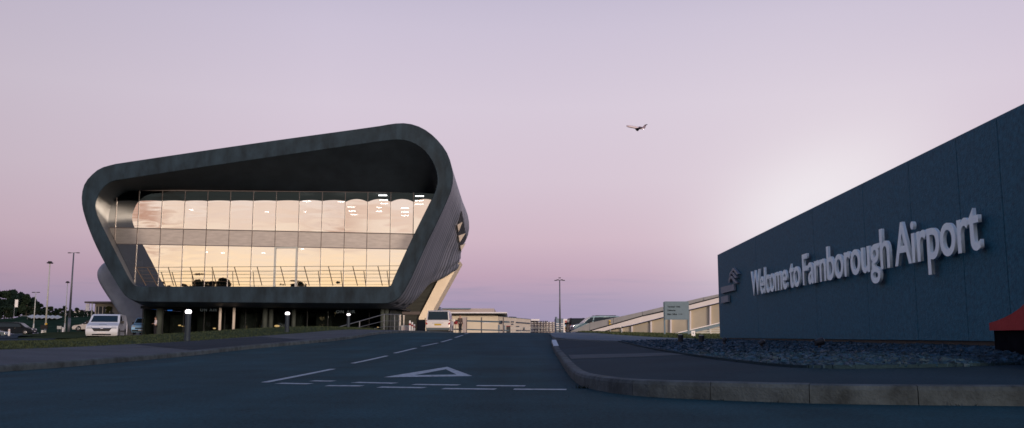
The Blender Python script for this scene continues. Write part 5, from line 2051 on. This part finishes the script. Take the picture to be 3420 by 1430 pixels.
vehicle('blue_grey_minivan', 'icy blue grey minivan facing left, half hidden behind the concrete ramp', (b.x + .1, 91, b.z - .05), R(-82), MPV, 1.95, M['car_ice'], 1.0, .14, (.95, 4.1), .34,
        [('front_side_window', [(1.12, 1.10), (1.80, 1.62), (2.05, 1.64), (1.9, 1.08)], 'glass_car'), ('side_window', [(2.0, 1.08), (2.18, 1.65), (4.4, 1.68), (4.6, 1.12)], 'glass_car')],
        [('windscreen', (1.05, 1.10), (1.72, 1.63), (-.84, .84), (-.76, .76), 'glass_car', .02), ('headlight', (.03, .70), (.13, .86), (-.9, -.55), (-.88, -.58), 'headlight', .025), ('headlight', (.03, .70), (.13, .86), (.55, .9), (.58, .88), 'headlight', .025), ('grille', (.01, .46), (.03, .68), (-.5, .5), (-.5, .5), 'trim', .02)],
        cat='minivan', extras={'mirror': (1.75, 1.02), 'roof': (2.3, 4.4, 1.80)})
b = P(1928, 1116, 98)
vehicle('dark_van', 'dark van seen from behind between striped hoarding and blue grey minivan', (b.x, 100, b.z), R(182), VAN, 1.9, M['car_black'], .95, .1, (.95, 4.0), .33,
        [('side_window', [(1.15, 1.13), (1.78, 1.55), (4.3, 1.57), (4.3, 1.1)], 'glass_car')],
        [('rear_window', (4.99, 1.05), (4.93, 1.56), (-.75, .75), (-.72, .72), 'glass_car', .02), ('tail_light', (5.0, .55), (5.0, 1.0), (-.92, -.78), (-.92, -.78), 'tail', .025), ('tail_light', (5.0, .55), (5.0, 1.0), (.78, .92), (.78, .92), 'tail', .025), ('number_plate', (5.0, .6), (5.0, .71), (-.27, .27), (-.27, .27), 'plate_y', .03)],
        cat='van', extras={'mirror': (1.25, 1.05), 'roof': (2.2, 4.4, 1.70)})


# ------------------------------------------------------------------ people
def skin_mesh(chains, root, sub=2):
    """chains: {name: (pos, radius)} joints and (a, b) links -> one continuous skinned surface"""
    joints, links = chains
    names = list(joints)
    me = bpy.data.meshes.new('figure')
    me.from_pydata([joints[k][0] for k in names], [(names.index(a), names.index(b)) for a, b in links], [])
    o = bpy.data.objects.new('figure', me)
    C.objects.link(o)
    o.modifiers.new('s', 'SKIN').use_smooth_shade = True
    for i, k in enumerate(names):
        r = joints[k][1]
        r = (r, r) if not isinstance(r, tuple) else r
        me.skin_vertices[0].data[i].radius = r
        me.skin_vertices[0].data[i].use_root = (k == root)
    o.modifiers.new('d', 'SUBSURF').levels = sub
    dg = bpy.context.evaluated_depsgraph_get()
    out = bpy.data.meshes.new_from_object(o.evaluated_get(dg))
    bpy.data.objects.remove(o)
    out.materials.clear()
    return out


def person(label, loc, rz, top, bottom, H=1.72, pose='hold', long_coat=False):
    """faces local -Y"""
    o = thing('person', label, 'person', loc, rz)
    V = Vector
    k = H / 1.72
    J = {'pelvis': (V((0, 0, .92)), (.14, .10)), 'waist': (V((0, .0, 1.06)), (.125, .09)), 'chest': (V((0, .0, 1.26)), (.155, .105)), 'upper': (V((0, .01, 1.40)), (.12, .085)), 'neck': (V((0, .0, 1.48)), (.055, .055)),
         'jaw': (V((0, -.025, 1.545)), (.062, .068)), 'head': (V((0, -.005, 1.62)), (.076, .092)), 'crown': (V((0, .005, 1.69)), (.055, .068))}
    Lk_ = [('pelvis', 'waist'), ('waist', 'chest'), ('chest', 'upper'), ('upper', 'neck'), ('neck', 'jaw'), ('jaw', 'head'), ('head', 'crown')]
    for s, n in ((-1, 'l'), (1, 'r')):
        st = .03 if s > 0 else -.04
        J.update({'hip' + n: (V((s * .095, 0, .86)), (.09, .095)), 'knee' + n: (V((s * .10, st - .02, .49)), (.058, .062)), 'ankle' + n: (V((s * .105, st + .03, .09)), (.038, .042)), 'toe' + n: (V((s * .115, st - .13, .04)), (.036, .026))})
        Lk_ += [('pelvis', 'hip' + n), ('hip' + n, 'knee' + n), ('knee' + n, 'ankle' + n), ('ankle' + n, 'toe' + n)]
        sh_ = V((s * .175, .01, 1.39))
        if pose == 'hold':
            el_, wr_ = V((s * .22, .03, 1.11)), V((s * .10, -.20, 1.10))
            hd = (V((s * .02, -.25, 1.11)) - wr_).normalized()
        else:
            el_, wr_ = V((s * .225, .03, 1.10)), V((s * .235, -.06, .86))
            hd = V((0, -.15, -1)).normalized()
        J.update({'sh' + n: (sh_, (.058, .058)), 'el' + n: (el_, (.042, .042)), 'wr' + n: (wr_, (.028, .028)), 'palm' + n: (wr_ + hd * .07, (.036, .018))})
        Lk_ += [('upper', 'sh' + n), ('sh' + n, 'el' + n), ('el' + n, 'wr' + n), ('wr' + n, 'palm' + n)]
        side = hd.cross(V((0, -1, 0)) if pose != 'hold' else V((0, 0, 1))).normalized()
        curl = V((0, -1, 0)) if pose != 'hold' else V((0, -.4, -1))
        for i, (off, ln) in enumerate(((-.030, .055), (-.010, .070), (.010, .074), (.029, .066))):
            a = wr_ + hd * .10 + side * off
            J['k%d' % i + n] = (a, .0105)
            J['m%d' % i + n] = (a + hd * ln * .55 + curl * .012, .0095)
            J['t%d' % i + n] = (a + hd * ln * .85 + curl * .034, .008)
            Lk_ += [('palm' + n, 'k%d' % i + n), ('k%d' % i + n, 'm%d' % i + n), ('m%d' % i + n, 't%d' % i + n)]
        a = wr_ + hd * .035 + side * .042
        J['th' + n] = (a, .0115)
        J['tt' + n] = (a + hd * .04 + side * .022, .0095)
        Lk_ += [('palm' + n, 'th' + n), ('th' + n, 'tt' + n)]
    sc = lambda Jd: {q: (p * k, tuple(x * k for x in (r if isinstance(r, tuple) else (r, r)))) for q, (p, r) in Jd.items()}
    body = skin_mesh((sc(J), Lk_), 'pelvis')
    link_mesh('body', body, M['skin'], o)
    # face
    hc = J['head'][0] * k
    for s in (-1, 1):
        MB().ball(hc + V((s * .032, -.083, .004)) * k, .012, .008, .009, 8, 6).build('eye', M['trim'], o, local=True)
        MB().ball(hc + V((s * .078, .008, -.01)) * k, .012, .02, .032, 8, 6).build('ear', M['skin'], o, local=True)
    MB().ball(hc + V((0, -.098, -.025)) * k, .014, .02, .026, 8, 6).build('nose', M['skin'], o, local=True)
    MB().ball(hc + V((0, -.088, -.066)) * k, .026, .008, .008, 8, 6).build('mouth', M['tail'], o, local=True)
    hm = MB()
    rr = []
    for i in range(7):
        tt = i / 6 * math.pi * .52
        rr.append([hc + V((.092 * math.sin(tt) * math.cos(a_), .022 + .104 * math.sin(tt) * math.sin(a_) - .012, .03 + .098 * math.cos(tt) + (-.05 if math.sin(a_) > .1 and i == 6 else 0))) * 1 for a_ in [2 * math.pi * j / 14 for j in range(14)]])
    hm.loft(rr, True, True)
    hm.build('hair', M['hair'], o, smooth=True, local=True)
    # clothes: slightly larger skins
    grow = lambda keys, g_: {q: (J[q][0], tuple(x + g_ for x in (J[q][1] if isinstance(J[q][1], tuple) else (J[q][1],) * 2))) for q in keys}
    up = grow(('waist', 'chest', 'upper', 'shl', 'shr', 'ell', 'elr'), .014)
    up['pel2'] = (V((0, 0, .90 if not long_coat else .70)), (.155 if not long_coat else .18, .118))
    for n in 'lr':
        a, b = J['el' + n][0], J['wr' + n][0]
        up['cuff' + n] = (a.lerp(b, .9), (.040, .040))
    link_mesh('shirt' if not long_coat else 'coat', skin_mesh((sc(up), [('pel2', 'waist'), ('waist', 'chest'), ('chest', 'upper'), ('upper', 'shl'), ('upper', 'shr'), ('shl', 'ell'), ('shr', 'elr'), ('ell', 'cuffl'), ('elr', 'cuffr')]), 'chest'), M[top], o)
    lo = grow(('pelvis', 'hipl', 'hipr', 'kneel', 'kneer', 'anklel', 'ankler'), .013)
    link_mesh('trousers', skin_mesh((sc(lo), [('pelvis', 'hipl'), ('pelvis', 'hipr'), ('hipl', 'kneel'), ('hipr', 'kneer'), ('kneel', 'anklel'), ('kneer', 'ankler')]), 'pelvis'), M[bottom], o)
    for n in 'lr':
        a = J['ankle' + n][0] * k
        MB().ball(a + V((0, -.06, -.045)) * k, .052, .14, .046, 10, 6).build('shoe', M['trim'], o, local=True)
    return o


b = P(521, 1058, 81)
person('person in pale top and black trousers standing by the left end of the shopfront', (b.x, 81, b.z - 1.70), R(-60), 'shirt', 'trousers', 1.70, 'hold')
b = P(1537, 1051, 81.5)
person('person in dark brown coat standing at the gate beside the silver minivan', (b.x, 81.5, b.z - 1.74), R(35), 'coat', 'trousers', 1.74, 'relaxed', True)

# ------------------------------------------------------------------ the departing jet
jc = P(2122, 426, 620)
jet = thing('jet_plane', 'small T-tailed business jet climbing to the left in the sky', 'aeroplane', jc)
Ls = 15.5
prof = [(-.5, .02), (-.485, .30), (-.45, .62), (-.40, .9), (-.3, 1.05), (.15, 1.05), (.3, .85), (.42, .5), (.5, .12)]
jr = []
for u, r in prof:
    jr.append([(u * Ls, r * .95 * math.cos(a), r * math.sin(a) + (.55 * max(0, u - .1))) for a in [2 * math.pi * j / 14 for j in range(14)]])
MB().loft(jr, True, True).build('fuselage', M['jet_white'], jet, smooth=True, local=True)
for s in (-1, 1):
    MB().loft([[(-.2, s * .5, -.7), (3.6, s * .5, -.75), (3.6, s * .5, -.95), (-.2, s * .5, -.95)], [(3.3, s * 6.5, -.75), (4.4, s * 6.5, -.75), (4.4, s * 6.5, -.83), (3.3, s * 6.5, -.83)]], True, True).build('wing', M['jet_dark'], jet, local=True)
    MB().tube((2.6, s * 1.6, .45), (5.4, s * 1.6, .55), .62, .45, 12).build('engine', M['jet_dark'], jet, local=True)
    MB().loft([[(7.3, s * .05, 3.5), (8.7, s * .05, 3.5), (8.7, s * .05, 3.35), (7.3, s * .05, 3.35)], [(8.2, s * 3.4, 3.5), (8.9, s * 3.4, 3.5), (8.9, s * 3.4, 3.43), (8.2, s * 3.4, 3.43)]], True, True).build('tailplane', M['jet_dark'], jet, local=True)
MB().loft([[(5.2, .12, .6), (8.0, .12, .6), (8.0, -.12, .6), (5.2, -.12, .6)], [(7.2, .08, 3.34), (8.7, .08, 3.34), (8.7, -.08, 3.34), (7.2, -.08, 3.34)]], True, True).build('fin', M['jet_dark'], jet, local=True)
MB().ball((6.6, -1.3, -.55), .3, .18, .18, 10, 6).build('strobe_light', M['strobe'], jet, local=True)
jet.rotation_euler = (R(0), R(8), R(10))
jet.scale = (.88, .88, .88)
